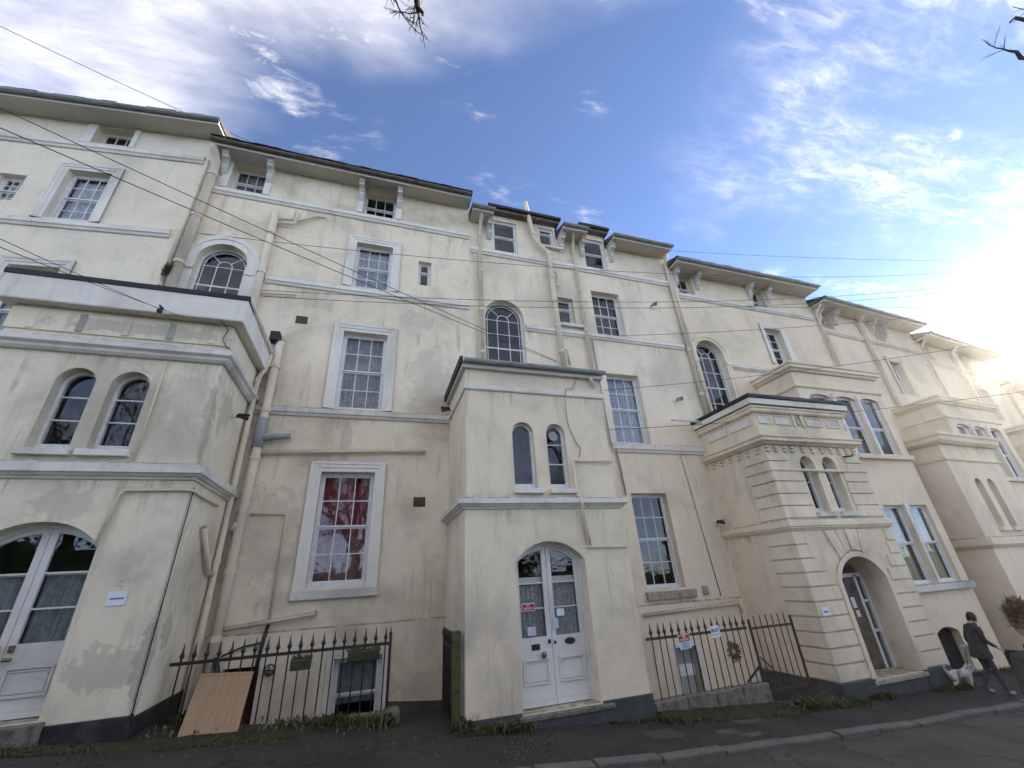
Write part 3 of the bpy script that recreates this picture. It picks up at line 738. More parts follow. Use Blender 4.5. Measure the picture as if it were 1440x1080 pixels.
def roof(P, x0, x1, zs, o=0.5, y=0.0, depth=9.0, slope=22, mat='slate'):
    t = math.tan(R(slope)); ry = depth / 2; zr = zs + .13 + (ry + o + .04) * t
    q = MB(); n = max(2, int((x1 - x0) / .33))
    rr = random.Random(int(x0 * 10))
    q.prism([(y - o - .08, zs + .135), (y + ry, zr), (y + depth + .3, zs + .3), (y + depth, zs + .1), (y - o, zs + .10)], 'x', x0, x1)
    r_ = build(q, 'roof', mat, P)
    e = MB()
    for i in range(n):
        a = x0 + (x1 - x0) * i / n; b_ = a + (x1 - x0) / n - .006; d = rr.uniform(-.018, .018); u = rr.uniform(0, .012)
        e.box(a, b_, y - o - .115 + d, y - o + .25, zs + .142 + u, zs + .156 + u)
    st = build(e, 'slate_edge', mat, r_); st['kind'] = 'stuff'
    return r_
def body(P, x0, x1, zt, zb=-1.2, y0=1.55, y1=9.0, mat='stucco_cream'):
    q = MB(); q.box(x0, x1, y0, y1, zb, zt + .1); q.box(x0, x0 + .12, .05, y0, zb, zt + .1); q.box(x1 - .12, x1, .05, y0, zb, zt + .1)
    return build(q, 'party_wall', mat, P)
def pil(W, x0, x1, z0, z1, y=0.0, mat='white_paint', out=.045):
    q = MB(); q.box(x0, x1, y - out, y + .01, z0, z1); return build(q, 'architrave', mat, W, bevel=.004)
def vent(P, x, z, y=0.0, s=.13):
    q = MB(); q.box(x - s, x + s, y - .012, y + .02, z - s * .8, z + s * .8)
    for i in range(3):
        for j in range(3):
            pass
    o = build(q, 'air_brick', 'timber_old', P)
    g = MB()
    for i in range(-1, 2):
        g.box(x - s * .8, x + s * .8, y - .018, y - .011, z + i * s * .45 - .012, z + i * s * .45 + .012)
    build(g, 'grille', 'iron_rust', o)

# ---- house with the red curtain (between the two left porches)
H2 = thing('terraced_house', 'cream house with a red-curtained ground floor window and white moulded window surrounds', 'house', (-4.94, 9.5, 0), (-4.94, 0, 0), group='stucco houses of the terrace')
ops = [(-4.48, -3.64, 11.85, 12.83), (-1.05, -.13, 11.85, 12.83), (-1.08, -.11, 9.2, 10.7), (.62, .98, 9.55, 10.4), (-4.60, -3.53, 7.55, 9.91, .535), (-1.10, -.06, 5.72, 7.77), (-1.16, -.08, 2.03, 4.24)]
low = [(-.50, .33, -.35, .83), (-2.25, -1.70, -1.1, .85)]
q = MB()
sheet(q, -4.94, 2.1, 1.36, 12.9, ops, 0.0, .26); sheet(q, -4.94, 2.1, -1.2, 1.33, low, -.045, .26)
q.quad((-4.94, -.045, 1.33), (2.1, -.045, 1.33), (2.1, 0, 1.36), (-4.94, 0, 1.36))
build(q, 'wall', 'stucco_cream', H2, fix=False)
body(H2, -4.94, 2.1, 12.9)
roof(H2, -4.94, 2.12, 12.86)
eaves(H2, -4.92, 2.08, 12.86, .45, 'gutter_brown', (-4.62, -3.55, -1.14, -.05))
string_course(H2, -4.80, 2.1, 11.56)
string_course(H2, -3.05, 2.1, 8.91, h=.24)
string_course(H2, -4.94, 2.1, 5.47, mat='white_dirty', h=.22)
for (a, b_) in ((-4.48, -3.64), (-1.05, -.13)):
    w = sash(H2, a, b_, 11.85, 12.83, rev=.22, cols=3, rt=1, rb=1, meet=12.33, cur='net_white' if a < -2 else None)
    pil(w, a - .17, a, 11.83, 12.85); pil(w, b_, b_ + .17, 11.83, 12.85)
w = sash(H2, -1.08, -.11, 9.2, 10.7, cur='net_blue'); architrave(w, -1.08, -.11, 9.17, 10.7, w=.22, top=.3)
w = sash(H2, .62, .98, 9.55, 10.4, rev=.12, cols=1, rt=1, rb=1, meet=10.08)
w = arch_window(H2, -4.60, -3.53, 7.55, 9.91); arch_surround(w, -4.60, -3.53, 7.55, 9.91, wd=.27)
w = sash(H2, -1.10, -.06, 5.72, 7.77, cur='net_lace'); architrave(w, -1.10, -.06, 5.69, 7.77, w=.23)
w = sash(H2, -1.16, -.08, 2.03, 4.24, cur='net_sheer', cur_z=(2.05, 3.0)); architrave(w, -1.16, -.08, 1.85, 4.24, w=.22)
curtain(w, -1.13, -.11, 2.05, 4.2, .14 + .21, 'curtain_red', 9, .025)
sill(w, -1.40, .16, 1.82, 1.97, out=.08, mat='white_dirty')
w = sash(H2, -.50, .33, -.35, .83, y=-.045, rev=.12, cols=1, rt=1, rb=1, meet=.25, fmat='sash_white', imat='interior_dark', cur='curtain_grey', cur_z=(.1, .8)); architrave(w, -.50, .33, -.35, .83, y=-.045, w=.13, proud=.03)
q = MB(); q.box(-2.25, -1.70, .12, .16, -1.1, .85); dd = build(q, 'door', 'interior_dark', H2)
q = MB(); q.box(-2.0, -1.75, .09, .118, -.2, .55); build(q, 'pane', 'red_cloth', dd)
vent(H2, -2.09, 7.96); vent(H2, .90, 3.61)
pipe(H2, [(-3.16, -.12, 11.22), (-3.15, -.12, 7.0)], .085, collars=1.3, name='soil_pipe')
pipe(H2, [(-3.1, -.12, 10.95), (-2.75, -.12, 11.0), (-2.72, -.12, 11.33)], .035, name='waste_pipe'); pipe(H2, [(-3.1, -.10, 10.82), (-2.68, -.10, 10.87), (-2.62, -.10, 11.3)], .03, name='waste_pipe'); pipe(H2, [(-2.62, -.08, 11.0), (-2.2, -.05, 11.35), (-1.95, -.05, 11.36)], .022, name='waste_pipe')
pipe(H2, [(-3.1, -.08, 8.55), (-2.3, -.08, 8.62)], .028, name='waste_pipe')
pipe(H2, [(-4.90, -.40, 12.88), (-4.86, -.30, 12.72), (-4.82, -.14, 12.5), (-4.84, -.14, 6.9)], .10, collars=1.5)
pipe(H2, [(-2.41, -.14, 7.2), (-2.43, -.14, 3.0), (-2.43, -.14, -.2)], .085, collars=1.05, name='soil_pipe')
q = MB(); q.box(-2.62, -2.42, -.28, -.05, 7.18, 7.42); build(q, 'hopper_head', 'felt_black', H2, bevel=.02)
q = MB(); q.tube([(-2.43, -.14, 4.98), (-2.38, -.14, 4.9), (-2.1, -.16, 4.93), (-1.85, -.16, 4.95)], .085, 10, .06); build(q, 'branch_pipe', 'pipe_grey', H2, smooth=True)
q = MB(); q.tube([(-2.43, -.14, 5.32), (-2.43, -.14, 4.68)], .105, 10); build(q, 'collar', 'pipe_grey', H2, smooth=True)
pipe(H2, [(-2.40, -.09, 4.60), (.30, -.09, 4.72), (.92, -.09, 4.74), (.97, -.02, 4.74)], .045, name='waste_pipe')
pipe(H2, [(-2.4, -.10, 3.10), (-2.55, -.14, 3.16)], .1, name='branch_pipe')
pipe(H2, [(-2.34, -.12, 1.45), (-.95, -.12, 1.58), (-.92, -.02, 1.6)], .04, name='waste_pipe')
pipe(H2, [(-2.32, -.04, 3.38), (-1.72, -.04, 3.38), (-1.68, -.04, 3.34), (-1.67, -.04, 1.5)], .018, name='conduit')
pipe(H2, [(-1.67, -.06, 1.5), (-1.72, -.07, 1.1), (-1.78, -.07, .2)], .03, 'iron_black', name='cable')
pipe(H2, [(-2.3, -.10, 1.05), (-2.0, -.08, 1.16), (-1.7, -.08, 1.2)], .016, 'iron_black', name='cable')
pipe(H2, [(-2.35, -.2, 1.05), (-2.28, -.22, .85), (-2.45, -.2, .2)], .045, 'iron_black', name='cable')

# ---- leftmost house, turned a little, one step higher
H1 = thing('terraced_house', 'taller cream house at the end with plain grey soffit and no brackets', 'house', (-4.94, 9.5, 0), (0, 0, 0), rotz=-6.2, group='stucco houses of the terrace')
ops = [(-2.92, -2.06, 12.87, 13.50), (-3.02, -2.10, 10.2, 11.78), (-4.32, -3.77, 10.6, 11.44), (-3.10, -2.15, 6.6, 8.74)]
q = MB(); sheet(q, -7.6, -.02, -1, 13.6, ops, 0, .26); build(q, 'wall', 'stucco_left', H1, fix=False)
body(H1, -7.6, -.02, 13.55, y0=1.6)
roof(H1, -7.7, .12, 13.56); eaves(H1, -7.6, .10, 13.56, .5)
string_course(H1, -7.6, -.22, 12.54); string_course(H1, -7.6, -.35, 9.88, h=.24)
w = sash(H1, -2.92, -2.06, 12.87, 13.50, rev=.2, rt=1, rb=1, meet=13.12, imat='interior_dark'); pil(w, -3.14, -2.92, 12.8, 13.55); pil(w, -2.06, -1.95, 12.8, 13.55)
w = sash(H1, -3.02, -2.10, 10.2, 11.78, cur='net_blue', rt=2, rb=2); architrave(w, -3.02, -2.10, 10.15, 11.78, w=.22)
w = sash(H1, -4.32, -3.77, 10.6, 11.44, rev=.14, cols=3, rt=2, rb=2, cur='net_blue')
w = sash(H1, -3.10, -2.15, 6.6, 8.74, cur='net_blue'); architrave(w, -3.10, -2.15, 6.6, 8.74, w=.22)
pipe(H1, [(-.10, -.10, 12.6), (-.12, -.07, 7.5)], .05, name='waste_pipe', collars=1.6)

# ---- house with flat-roofed dormers
H3 = thing('terraced_house', 'cream house with two black flat-roofed attic dormers and a tall bent vent pipe', 'house', (2.1, 9.5, 0), (2.1, 0, 0), group='stucco houses of the terrace')
ops = [(2.88, 3.70, 11.33, 12.64), (4.49, 5.03, 11.86, 12.70), (6.12, 6.94, 11.33, 12.62), (2.54, 3.71, 6.9, 9.43, .585), (4.86, 5.42, 8.88, 9.86), (6.12, 7.15, 8.67, 10.33), (6.15, 7.25, 5.17, 7.31), (6.29, 7.38, 1.55, 3.81)]
low = [(6.72, 7.28, -1.1, .35)]
def t3(x): return 12.95 if 2.80 < x < 5.16 or 6.04 < x < 7.03 else 12.36
q = MB(); sheet(q, 2.1, 9.4, 1.25, 12.36, ops, 0, .26, top=t3, topx=[2.80, 2.801, 5.159, 5.16, 6.04, 6.041, 7.029, 7.03])
sheet(q, 2.1, 9.4, -1.2, 1.22, low, -.04, .26); q.quad((2.1, -.04, 1.22), (9.4, -.04, 1.22), (9.4, 0, 1.25), (2.1, 0, 1.25))
build(q, 'wall', 'stucco_mid', H3, fix=False)
body(H3, 2.1, 9.4, 12.3, mat='stucco_mid')
roof(H3, 2.1, 2.80, 12.34); roof(H3, 5.16, 6.04, 12.34); roof(H3, 7.03, 9.42, 12.34)
for (a, b_) in ((2.80, 5.16), (6.04, 7.03)):
    q = MB(); q.box(a, a + .05, .0, 3.5, 12.3, 12.95); q.box(b_ - .05, b_, .0, 3.5, 12.3, 12.95); d = build(q, 'dormer', 'white_dirty', H3)
    q = MB(); q.box(a - .10, b_ + .10, -.28, 3.6, 12.95, 13.06); build(q, 'dormer_roof', 'felt_black', d, bevel=.01)
    q = MB(); q.box(a - .05, b_ + .05, -.2, 3.5, 12.84, 12.95); build(q, 'fascia', 'gutter_brown', d)
eaves(H3, 2.12, 2.80, 12.34, .52, brackets=(2.74,), gmat='gutter_grey'); eaves(H3, 5.16, 6.04, 12.34, .52, brackets=(5.25, 6.0), gmat='gutter_grey'); eaves(H3, 7.03, 9.4, 12.34, .52, brackets=(7.14,), gmat='gutter_grey')
string_course(H3, 2.15, 9.3, 11.06); string_course(H3, 3.73, 9.24, 8.44, h=.22); string_course(H3, 5.95, 9.0, 4.90, mat='white_dirty', h=.27)
w = sash(H3, 2.88, 3.70, 11.33, 12.64, rev=.06, cols=1, rt=1, rb=1, imat='interior_dark')
w = sash(H3, 4.49, 5.03, 11.86, 12.70, rev=.05, cols=1, rt=1, rb=1, meet=12.48, imat='interior_dark'); sill(w, 4.46, 5.25, 11.78, 11.86, out=.12, mat='white_paint')
w = sash(H3, 6.12, 6.94, 11.33, 12.62, rev=.06, cols=1, rt=1, rb=1, imat='interior_dark')
w = arch_window(H3, 2.54, 3.71, 6.9, 9.43, rows=3, cur=None)
w = sash(H3, 4.86, 5.42, 8.88, 9.86, cols=1, rt=1, rb=1, meet=9.5); sill(w, 4.85, 5.65, 8.76, 8.87, out=.1, mat='white_paint')
w = sash(H3, 6.12, 7.15, 8.67, 10.33, rev=.18)
w = sash(H3, 6.15, 7.25, 5.17, 7.31, rev=.18, cur='net_blue')
w = sash(H3, 6.29, 7.38, 1.55, 3.81, rev=.18, imat='interior_dark'); sill(w, 6.22, 7.60, 1.33, 1.50, out=.1)
q = MB(); q.box(6.72, 7.28, .10, .15, -1.1, .35); dd = build(q, 'door', 'lamp_glass', H3)
q = MB(); q.box(6.66, 6.72, -.06, .02, -1.1, .42); q.box(7.28, 7.36, -.06, .02, -1.1, .42); q.box(6.72, 7.28, -.06, .02, .35, .42); build(q, 'door_frame', 'sash_white', H3)
q = MB(); q.box(6.78, 7.22, .085, .10, -.22, .0); build(q, 'letter_plate', 'sign_white', dd)
pipe(H3, [(2.44, -.50, 12.42), (2.43, -.30, 12.2), (2.43, -.09, 11.95), (2.42, -.09, 6.6)], .055, collars=1.4)
pipe(H3, [(2.28, -.05, 11.0), (2.28, -.05, 6.8)], .018, name='conduit')
pipe(H3, [(4.05, -.16, 13.55), (4.22, -.16, 12.0), (4.30, -.16, 11.85), (4.64, -.16, 11.5), (4.70, -.16, 11.35), (4.72, -.14, 9.8), (4.76, -.14, 7.0)], .075, collars=.9, name='vent_pipe')
pipe(H3, [(4.84, -.12, 10.75), (4.92, -.12, 10.72), (4.92, -.12, 10.2), (4.80, -.12, 10.15)], .03, name='waste_pipe')
pipe(H3, [(4.83, -.12, 7.9), (4.95, -.12, 7.85), (4.95, -.12, 7.4)], .03, name='waste_pipe')
pipe(H3, [(5.55, -.50, 12.42), (5.63, -.25, 12.25), (5.66, -.09, 11.9), (5.68, -.09, 6.9)], .05, collars=1.5)
pipe(H3, [(5.86, -.04, 8.4), (5.92, -.05, 5.1), (6.05, -.05, 4.95), (6.12, -.05, 3.75)], .022, 'pipe_grey', name='conduit')
pipe(H3, [(9.28, -.42, 12.5), (9.32, -.2, 12.15), (9.36, -.09, 11.9), (9.40, -.09, 5.8)], .065, collars=1.6)
pipe(H3, [(9.50, -.09, 11.8), (9.54, -.09, 5.8)], .05, collars=1.6)
pipe(H3, [(8.12, -.015, 4.9), (8.35, -.015, 1.3)], .012, 'stone_sill', name='cable')
pipe(H3, [(6.0, -.09, 1.05), (8.75, -.09, 1.13), (8.8, -.09, .9)], .035, name='waste_pipe')
q = MB(); q.box(7.84, 7.98, -.06, .01, 1.36, 1.55); build(q, 'meter_box', 'pipe_grey', H3, bevel=.01)

# ---- house behind the rusticated porch, and the ones beyond it
def bay(P, x0, x1, zt, yb, wall, gf=True, lights=None, extra=()):
    """two-storey square bay with a heavy cornice; lights are (x0, x1) pairs"""
    zf0, zf1, zg0, zg1 = zt - 2.6, zt - .72, zt - 6.05, zt - 4.05
    q = MB()
    ops = [(a, b_, zf0, zf1, .10) for a, b_ in lights] + [(a, b_, zg0, zg1) for a, b_ in lights] + list(extra)
    sheet(q, x0, x1, -1.5, zt, ops, yb, .2)
    q.quad((x0, yb, -1.5), (x0, 0, -1.5), (x0, 0, zt), (x0, yb, zt)); q.quad((x1, yb, -1.5), (x1, 0, -1.5), (x1, 0, zt), (x1, yb, zt))
    q.quad((x0, yb, zt), (x1, yb, zt), (x1, 0, zt), (x0, 0, zt))
    B = build(q, 'bay', wall, P, fix=False)
    q = MB(); q.sweep([(x0, 0), (x0, yb), (x1, yb), (x1, 0)], [(-.01, zt - .02), (.06, zt - .02), (.10, zt + .04), (.15, zt + .07), (.15, zt + .15), (.19, zt + .19), (.19, zt + .24), (-.01, zt + .28)]); build(q, 'cornice', wall, B)
    q = MB(); q.sweep([(x0, 0), (x0, yb), (x1, yb), (x1, 0)], [(-.01, zt - .55), (.04, zt - .55), (.055, zt - .50), (.04, zt - .46), (-.01, zt - .46)]); build(q, 'moulding', wall, B)
    q = MB(); q.sweep([(x0 + .3, yb), (x1 - .05, yb)], [(-.01, zf0 - .14), (.12, zf0 - .14), (.13, zf0 - .02), (-.01, zf0)]); build(q, 'sill', wall, B)
    q = MB(); q.sweep([(x0 + .3, yb), (x1 - .05, yb)], [(-.01, zg0 - .16), (.12, zg0 - .16), (.13, zg0 - .02), (-.01, zg0)]); build(q, 'sill', 'white_dirty', B)
    for i, (a, b_) in enumerate(lights):
        sash(P, a, b_, zf0, zf1, yb, .1, 1, 1, 1, meet=zf0 + (zf1 - zf0) * .46, frame=.04)
        sash(P, a, b_, zg0, zg1, yb, .1, 1, 1, 1, meet=zg0 + (zg1 - zg0) * .5, frame=.04, cur='blind_cream' if i else None, fmat='sash_white')
    for i in range(len(lights) - 1):
        a, b_ = lights[i][1], lights[i + 1][0]
        for (u0, u1) in ((zf0, zf1), (zg0, zg1)):
            q = MB(); q.box(a + .02, b_ - .02, yb - .04, yb, u0, u1 - .12); q.box(a + .0, b_ - .0, yb - .06, yb, u1 - .12, u1 + .04); build(q, 'mullion', 'white_paint', B, bevel=.006)
    return B
def far_house(label, loc, rotz, dz, wall, cut, att_cur=None, first=False, bracket=True, gmat='gutter_grey', withbay=True):
    P = thing('terraced_house', label, 'house', loc, (0, 0, 0), rotz, 'stucco houses of the terrace')
    zs = 11.76 + dz
    A1, A2 = ((.36, 1.06), (3.78, 4.46))
    ops = [(*A1, 10.88 + dz, zs - .02), (*A2, 10.88 + dz, zs - .02), (3.80, 4.62, 8.35 + dz, 9.87 + dz)]
    if first: ops.append((.33, 1.45, 6.1, 8.95, .56))
    q = MB(); sheet(q, 0, 6.8, -2.5, zs + .05, ops, 0, .26); build(q, 'wall', wall, P, fix=False)
    body(P, 0, 6.8, zs, zb=-2.5, mat=wall)
    roof(P, -.02, 6.83, zs, .58); eaves(P, 0.02, 6.78, zs, .58, gmat, (.26, 1.2, 3.68, 4.58) if bracket else ())
    string_course(P, .2, 6.7, 10.62 + dz, mat='white_dirty' if first else wall)
    for (a, b_) in (A1, A2):
        w = sash(P, a, b_, 10.88 + dz, zs - .02, rev=.2, cols=3 if not first else 2, rt=1, rb=1, meet=11.25 + dz, imat='interior_dark')
    w = sash(P, 3.80, 4.62, 8.35 + dz, 9.87 + dz, rev=.2, cols=2)
    architrave(w, 3.80, 4.62, 8.35 + dz, 9.87 + dz, w=.19, mat='white_paint' if first else wall)
    if first:
        w = arch_window(P, .33, 1.45, 6.1, 8.95, rows=3); arch_surround(w, .33, 1.45, 6.1, 8.95, wd=.2, mat=wall)
        string_course(P, 1.65, 3.4, 7.92, h=.18, mat='white_dirty')
    else:
        pipe(P, [(.10, -.5, zs + .1), (.10, -.09, zs - .3), (.10, -.09, 6.5 + dz)], .05); pipe(P, [(2.8, -.5, zs + .1), (2.8, -.1, zs - .3), (2.8, -.1, 6.5 + dz)], .07, collars=1.5)
    if withbay:
        bay(P, 2.45, 6.15, 7.30 + dz, -1.3, wall, lights=((2.85, 3.76), (3.92, 4.82), (4.98, 5.85)), extra=((4.0, 4.85, -1.3, .28, .12),) if first else ())
    return P
H4 = far_house('cream house with a square two-storey bay and a white-edged arched stair window', (9.4, 9.5, 0), 0.2, 0, 'stucco_right', 0, first=True)
q = MB(); q.box(4.0, 4.85, -1.12, -1.08, -1.3, .3); dd = build(q, 'door', 'interior_dark', H4)
def step(loc, rot, d): return (loc[0] + d * math.cos(R(rot)), loc[1] + d * math.sin(R(rot)), 0)
L5 = (16.2, 9.52, 0)
far_house('cream house two doors past the flat-roofed dormers with moss on its eave slates', L5, 3.8, -.52, 'stucco_right', 0)
L6 = step(L5, 3.8, 6.82)
far_house('pale cream house third past the dormered one, bare soffit ending in a sharp corner', L6, 6.0, -.95, 'stucco_right', 0, bracket=False)
L7 = step(L6, 6.0, 6.82)
far_house('far low cream house at the downhill end of the terrace', L7, 9.0, -2.35, 'stucco_right', 0, bracket=False)

# ------------------------------------------------------------------ entrance porches
def arched_door(P, x0, x1, z0, z1, rise, y, style):
    """double door filling an arched opening: frame, two leaves, each with panes, panel and furniture"""
    f = arc_top(x0, x1, z1, rise); xs = samples(x0, x1, rise); fw = .06
    q = MB(); q.strip([(x0 + fw / 2, z0)] + [(max(x0 + fw / 2, min(x1 - fw / 2, t)), f(t) - fw / 2) for t in xs] + [(x1 - fw / 2, z0)], fw, y - .03, y + .08)
    build(q, 'door_frame', 'door_white', P)
    xc = (x0 + x1) / 2; ft = lambda x: f(x) - fw
    zg = z0 + style['glass']                    # bottom of glazing
    rails = style['rails']
    for side in (0, 1):
        a, b_ = (x0 + fw, xc - .004) if side == 0 else (xc + .004, x1 - fw)
        st_out, st_in = .07, .085
        ga, gb = (a + st_out, b_ - st_in) if side == 0 else (a + st_in, b_ - st_out)
        tops = lambda x: ft(x) - .06
        sx = [t for t in xs if ga < t < gb]; sx = [ga] + sx + [gb]
        q = MB()
        ops = [(ga, gb, zg, 9, 0, tops, sx)]
        topx = [t for t in xs if a < t < b_]
        sheet(q, a, b_, z0 + .01, 0, ops, y, .045, top=ft, topx=topx + [ga, gb])
        q.quad((a, y + .045, z0), (b_, y + .045, z0), (b_, y + .045, zg), (a, y + .045, zg))
        ex = b_ if side == 0 else a
        q.quad((ex, y, z0 + .01), (ex, y + .045, z0 + .01), (ex, y + .045, ft(ex)), (ex, y, ft(ex)))
        D = build(q, 'door', 'door_white', P, fix=False)
        zz = [zg] + [z0 + r for r in rails]
        for r in rails:
            m2 = MB(); m2.box(ga, gb, y + .012, y + .035, z0 + r - .011, z0 + r + .011); build(m2, 'glazing_bar', 'door_white', D)
        for i in range(len(zz) - 1): pane(D, ga - .004, gb + .004, zz[i] + .008, zz[i + 1] - .008, y + .025)
        pane_poly(D, [(t, tops(t)) for t in sx] + [(gb, zz[-1] + .011), (ga, zz[-1] + .011)], y + .025)
        # sunk panel with moulding
        pa, pb, pz0, pz1 = ga - .005, gb + .005, z0 + style['panel'][0], z0 + style['panel'][1]
        m2 = MB()
        for (u, wd, pr) in ((0, .03, .022), (.045, .018, .012)):
            m2.box(pa + u, pb - u, y - pr, y, pz1 - u - wd, pz1 - u); m2.box(pa + u, pb - u, y - pr, y, pz0 + u, pz0 + u + wd)
            m2.box(pa + u, pa + u + wd, y - pr, y, pz0 + u + wd, pz1 - u - wd); m2.box(pb - u - wd, pb - u, y - pr, y, pz0 + u + wd, pz1 - u - wd)
        build(m2, 'panel', 'door_white', D, bevel=.004)
        m2 = MB(); m2.box(a, b_, y - .02, y - .001, z0 + .012, z0 + .085); build(m2, 'kick_rail', 'door_white', D)
        curtain(D, ga - .02, gb + .02, zg - .02, z0 + style['cur'], y + .10, style['curmat'], 6, .02)
        m2 = MB(); m2.box(ga, gb, y + .07, y + .085, z0 + style['cur'] - .01, z0 + style['cur'] + style.get('rod', .015)); build(m2, 'curtain_rail', 'white_paint', D)
        if style['kind'] == 'two':
            lx = (a + b_) / 2
            if side == 0:
                m2 = MB(); m2.box(lx - .075, lx + .075, y - .012, y, zg - .19, zg - .10); build(m2, 'letter_box', 'iron_black', D, bevel=.006)
                m2 = MB(); m2.lathe([(.0, 0), (.02, 0), (.02, .03), (.045, .045), (.05, .07), (.03, .09), (0, .092)], 0, 0, 0, 12)
                m2.v = [(lx + .12 + vx, y - vz, zg - .26 + vy) for vx, vy, vz in m2.v]; build(m2, 'knob', 'brass', D, smooth=True)
                m2 = MB(); m2.box(b_ - .075, b_ - .03, y - .02, y, zg - .11, zg - .05); build(m2, 'lock', 'iron_black', D)
            else:
                m2 = MB(); m2.prism([(lx + .02 + .10 * math.cos(t * PI / 8), zg - .10 + .05 * math.sin(t * PI / 8)) for t in range(16)], 'y', y - .014, y); build(m2, 'letter_box', 'iron_black', D)
                m2 = MB(); m2.prism([(a + .045 + .022 * math.cos(t * PI / 6), zg - .10 + .026 * math.sin(t * PI / 6)) for t in range(12)], 'y', y - .016, y); build(m2, 'lock', 'iron_black', D)
        else:
            m2 = MB(); hx = b_ - .07 if side == 0 else a + .07
            m2.box(hx - .02, hx + .02, y - .05, y, zg - .09, zg - .01); m2.tube([(hx - .03, y - .06, zg - .16), (hx + .05, y - .06, zg - .165)], .022, 8); build(m2, 'lock', 'brass', D)
    interior(P, x0, x1, z0, z1, y + .082, 'interior_dark', 1.0)

def porch_shell(P, w, zb, zt, zband, ops_low, ops_up, mat, depth=2.02, step_in=.04, rev=.28):
    q = MB(); s = step_in
    sheet(q, 0, w, zb, zband, ops_low, 0, rev); sheet(q, s, w - s, zband, zt, ops_up, s, .24)
    for x in (0, w): q.quad((x, 0, zb), (x, depth, zb), (x, depth, zband), (x, 0, zband))
    for x in (s, w - s): q.quad((x, s, zband), (x, depth, zband), (x, depth, zt), (x, s, zt))
    q.quad((s, s, zt), (w - s, s, zt), (w - s, depth, zt), (s, depth, zt))
    return build(q, 'wall', mat, P, fix=False)
def around(P, w, prof, mat, name, depth=2.0, inset=0.0, bevel=0, back=True):
    q = MB(); i = inset
    q.sweep([(i, depth), (i, i), (w - i, i), (w - i, depth)], prof); return build(q, name, mat, P, bevel=bevel)
BAND = lambda z0, z1, o=.13: [(-.01, z0), (.03, z0), (.045, z0 + .03), (.075, z0 + .045), (o * .75, z0 + .07), (o, z0 + .085), (o, z1 - .03), (o * .6, z1), (-.01, z1)]
def plinth(P, pieces, mat, name='plinth'):
    for (x0, x1, y0, y1, z0, z1) in pieces:
        q = MB(); q.box(x0, x1, y0, y1, z0, z1); build(q, name, mat, P, bevel=.01)

# ---- left porch
P1 = thing('entrance_porch', 'weathered cream porch with deep white fascia, black roof edge and cracked corner', 'porch', (-5.82, 7.5, 0), (0, 0, 0), group='two-storey entrance porches')
W1 = 3.11
DOOR1 = (.82, 2.22, .76, 3.02, .34)
porch_shell(P1, W1, -.2, 6.48, 3.72, [DOOR1], [(.93, 1.43, 4.05, 5.37, .25), (1.63, 2.14, 4.05, 5.37, .255)], 'stucco_porch_left')
for (a, b_) in ((.93, 1.43), (1.63, 2.14)):
    w = lancet(P1, a, b_, 4.05, 5.37, .04, .17, 2); sill(w, a - .07, b_ + .06, 3.94, 4.04, .04, .09, 'white_dirty')
around(P1, W1, BAND(3.60, 3.84), 'white_dirty', 'band')
around(P1, W1, [(-.01, 5.62), (.05, 5.62), (.09, 5.66), (.10, 5.70), (.15, 5.74), (.15, 5.81), (.12, 5.86), (-.01, 5.88)], 'white_dirty', 'cornice', inset=.04)
around(P1, W1, [(-.01, 5.98), (.025, 5.98), (.03, 6.36), (-.01, 6.38)], 'stucco_porch_left', 'frieze', inset=.04)
for i in range(5):
    a = .28 + i * .62; q = MB(); q.box(a, a + .10, -.002, .02, 6.0, 6.34); build(q, 'bracket_stub', 'bare_render' if i % 2 else 'stucco_porch_left', P1, bevel=.01)
around(P1, W1, [(-.01, 6.42), (.17, 6.42), (.18, 6.44), (.18, 6.87), (-.01, 6.88)], 'white_paint', 'fascia', inset=.02)
around(P1, W1, [(-.2, 6.86), (.14, 6.86), (.20, 6.875), (.20, 6.965), (.14, 6.975), (-.2, 6.99)], 'felt_black', 'roof_edge', inset=.02)
q = MB(); q.box(.05, W1 - .05, .05, 2.0, 6.9, 6.98); build(q, 'roof', 'felt_black', P1)
arched_door(P1, *DOOR1, .24, dict(glass=.80, rails=(1.19, 1.62), panel=(.22, .55), cur=1.6, curmat='curtain_grey', kind='one'))
plinth(P1, [(2.24, W1 + .025, -.025, .1, .2, .70), (W1 - .1, W1 + .024, .1, 2.0, .2, .66), (-.025, .80, -.025, .1, .2, .95)], 'black_paint')
q = MB(); q.box(.74, 2.30, -.10, .34, .3, .745); build(q, 'doorstep', 'stone_block', P1, bevel=.015)
# conduit looped over the door and down the side
pipe(P1, [(2.20, -.04, 2.70), (2.27, -.04, 3.36), (2.33, -.04, 3.44), (3.06, -.04, 3.45), (3.145, -.03, 3.44), (3.15, .9, 3.43), (3.15, 1.2, 3.42)], .022, name='conduit')
pipe(P1, [(2.27, .015, 5.6), (2.28, .015, 3.86)], .012, name='conduit')
pipe(P1, [(3.17, .75, 3.0), (3.17, 1.45, 2.35), (3.17, 1.9, 2.3)], .04, name='waste_pipe')
# gutter downpipe in the angle with the house wall
pipe(P1, [(3.28, -.1, 6.93), (3.29, 1.0, 6.90), (3.29, 1.82, 6.87)], .05, 'white_paint', name='gutter')
pipe(P1, [(3.29, 1.80, 6.84), (3.28, 1.78, 6.55), (3.16, 1.76, 6.2), (3.18, 1.76, 2.0), (3.20, 1.70, 1.85), (3.20, 1.66, .2)], .05, collars=1.2)
pipe(P1, [(3.135, .05, 3.5), (3.13, .03, .62)], .008, 'wire_black', name='cable')
pipe(P1, [(3.10, -.03, 5.9), (2.98, -.02, 6.1), (3.03, -.02, 6.3), (2.9, -.14, 6.44)], .008, 'wire_black', name='cable')

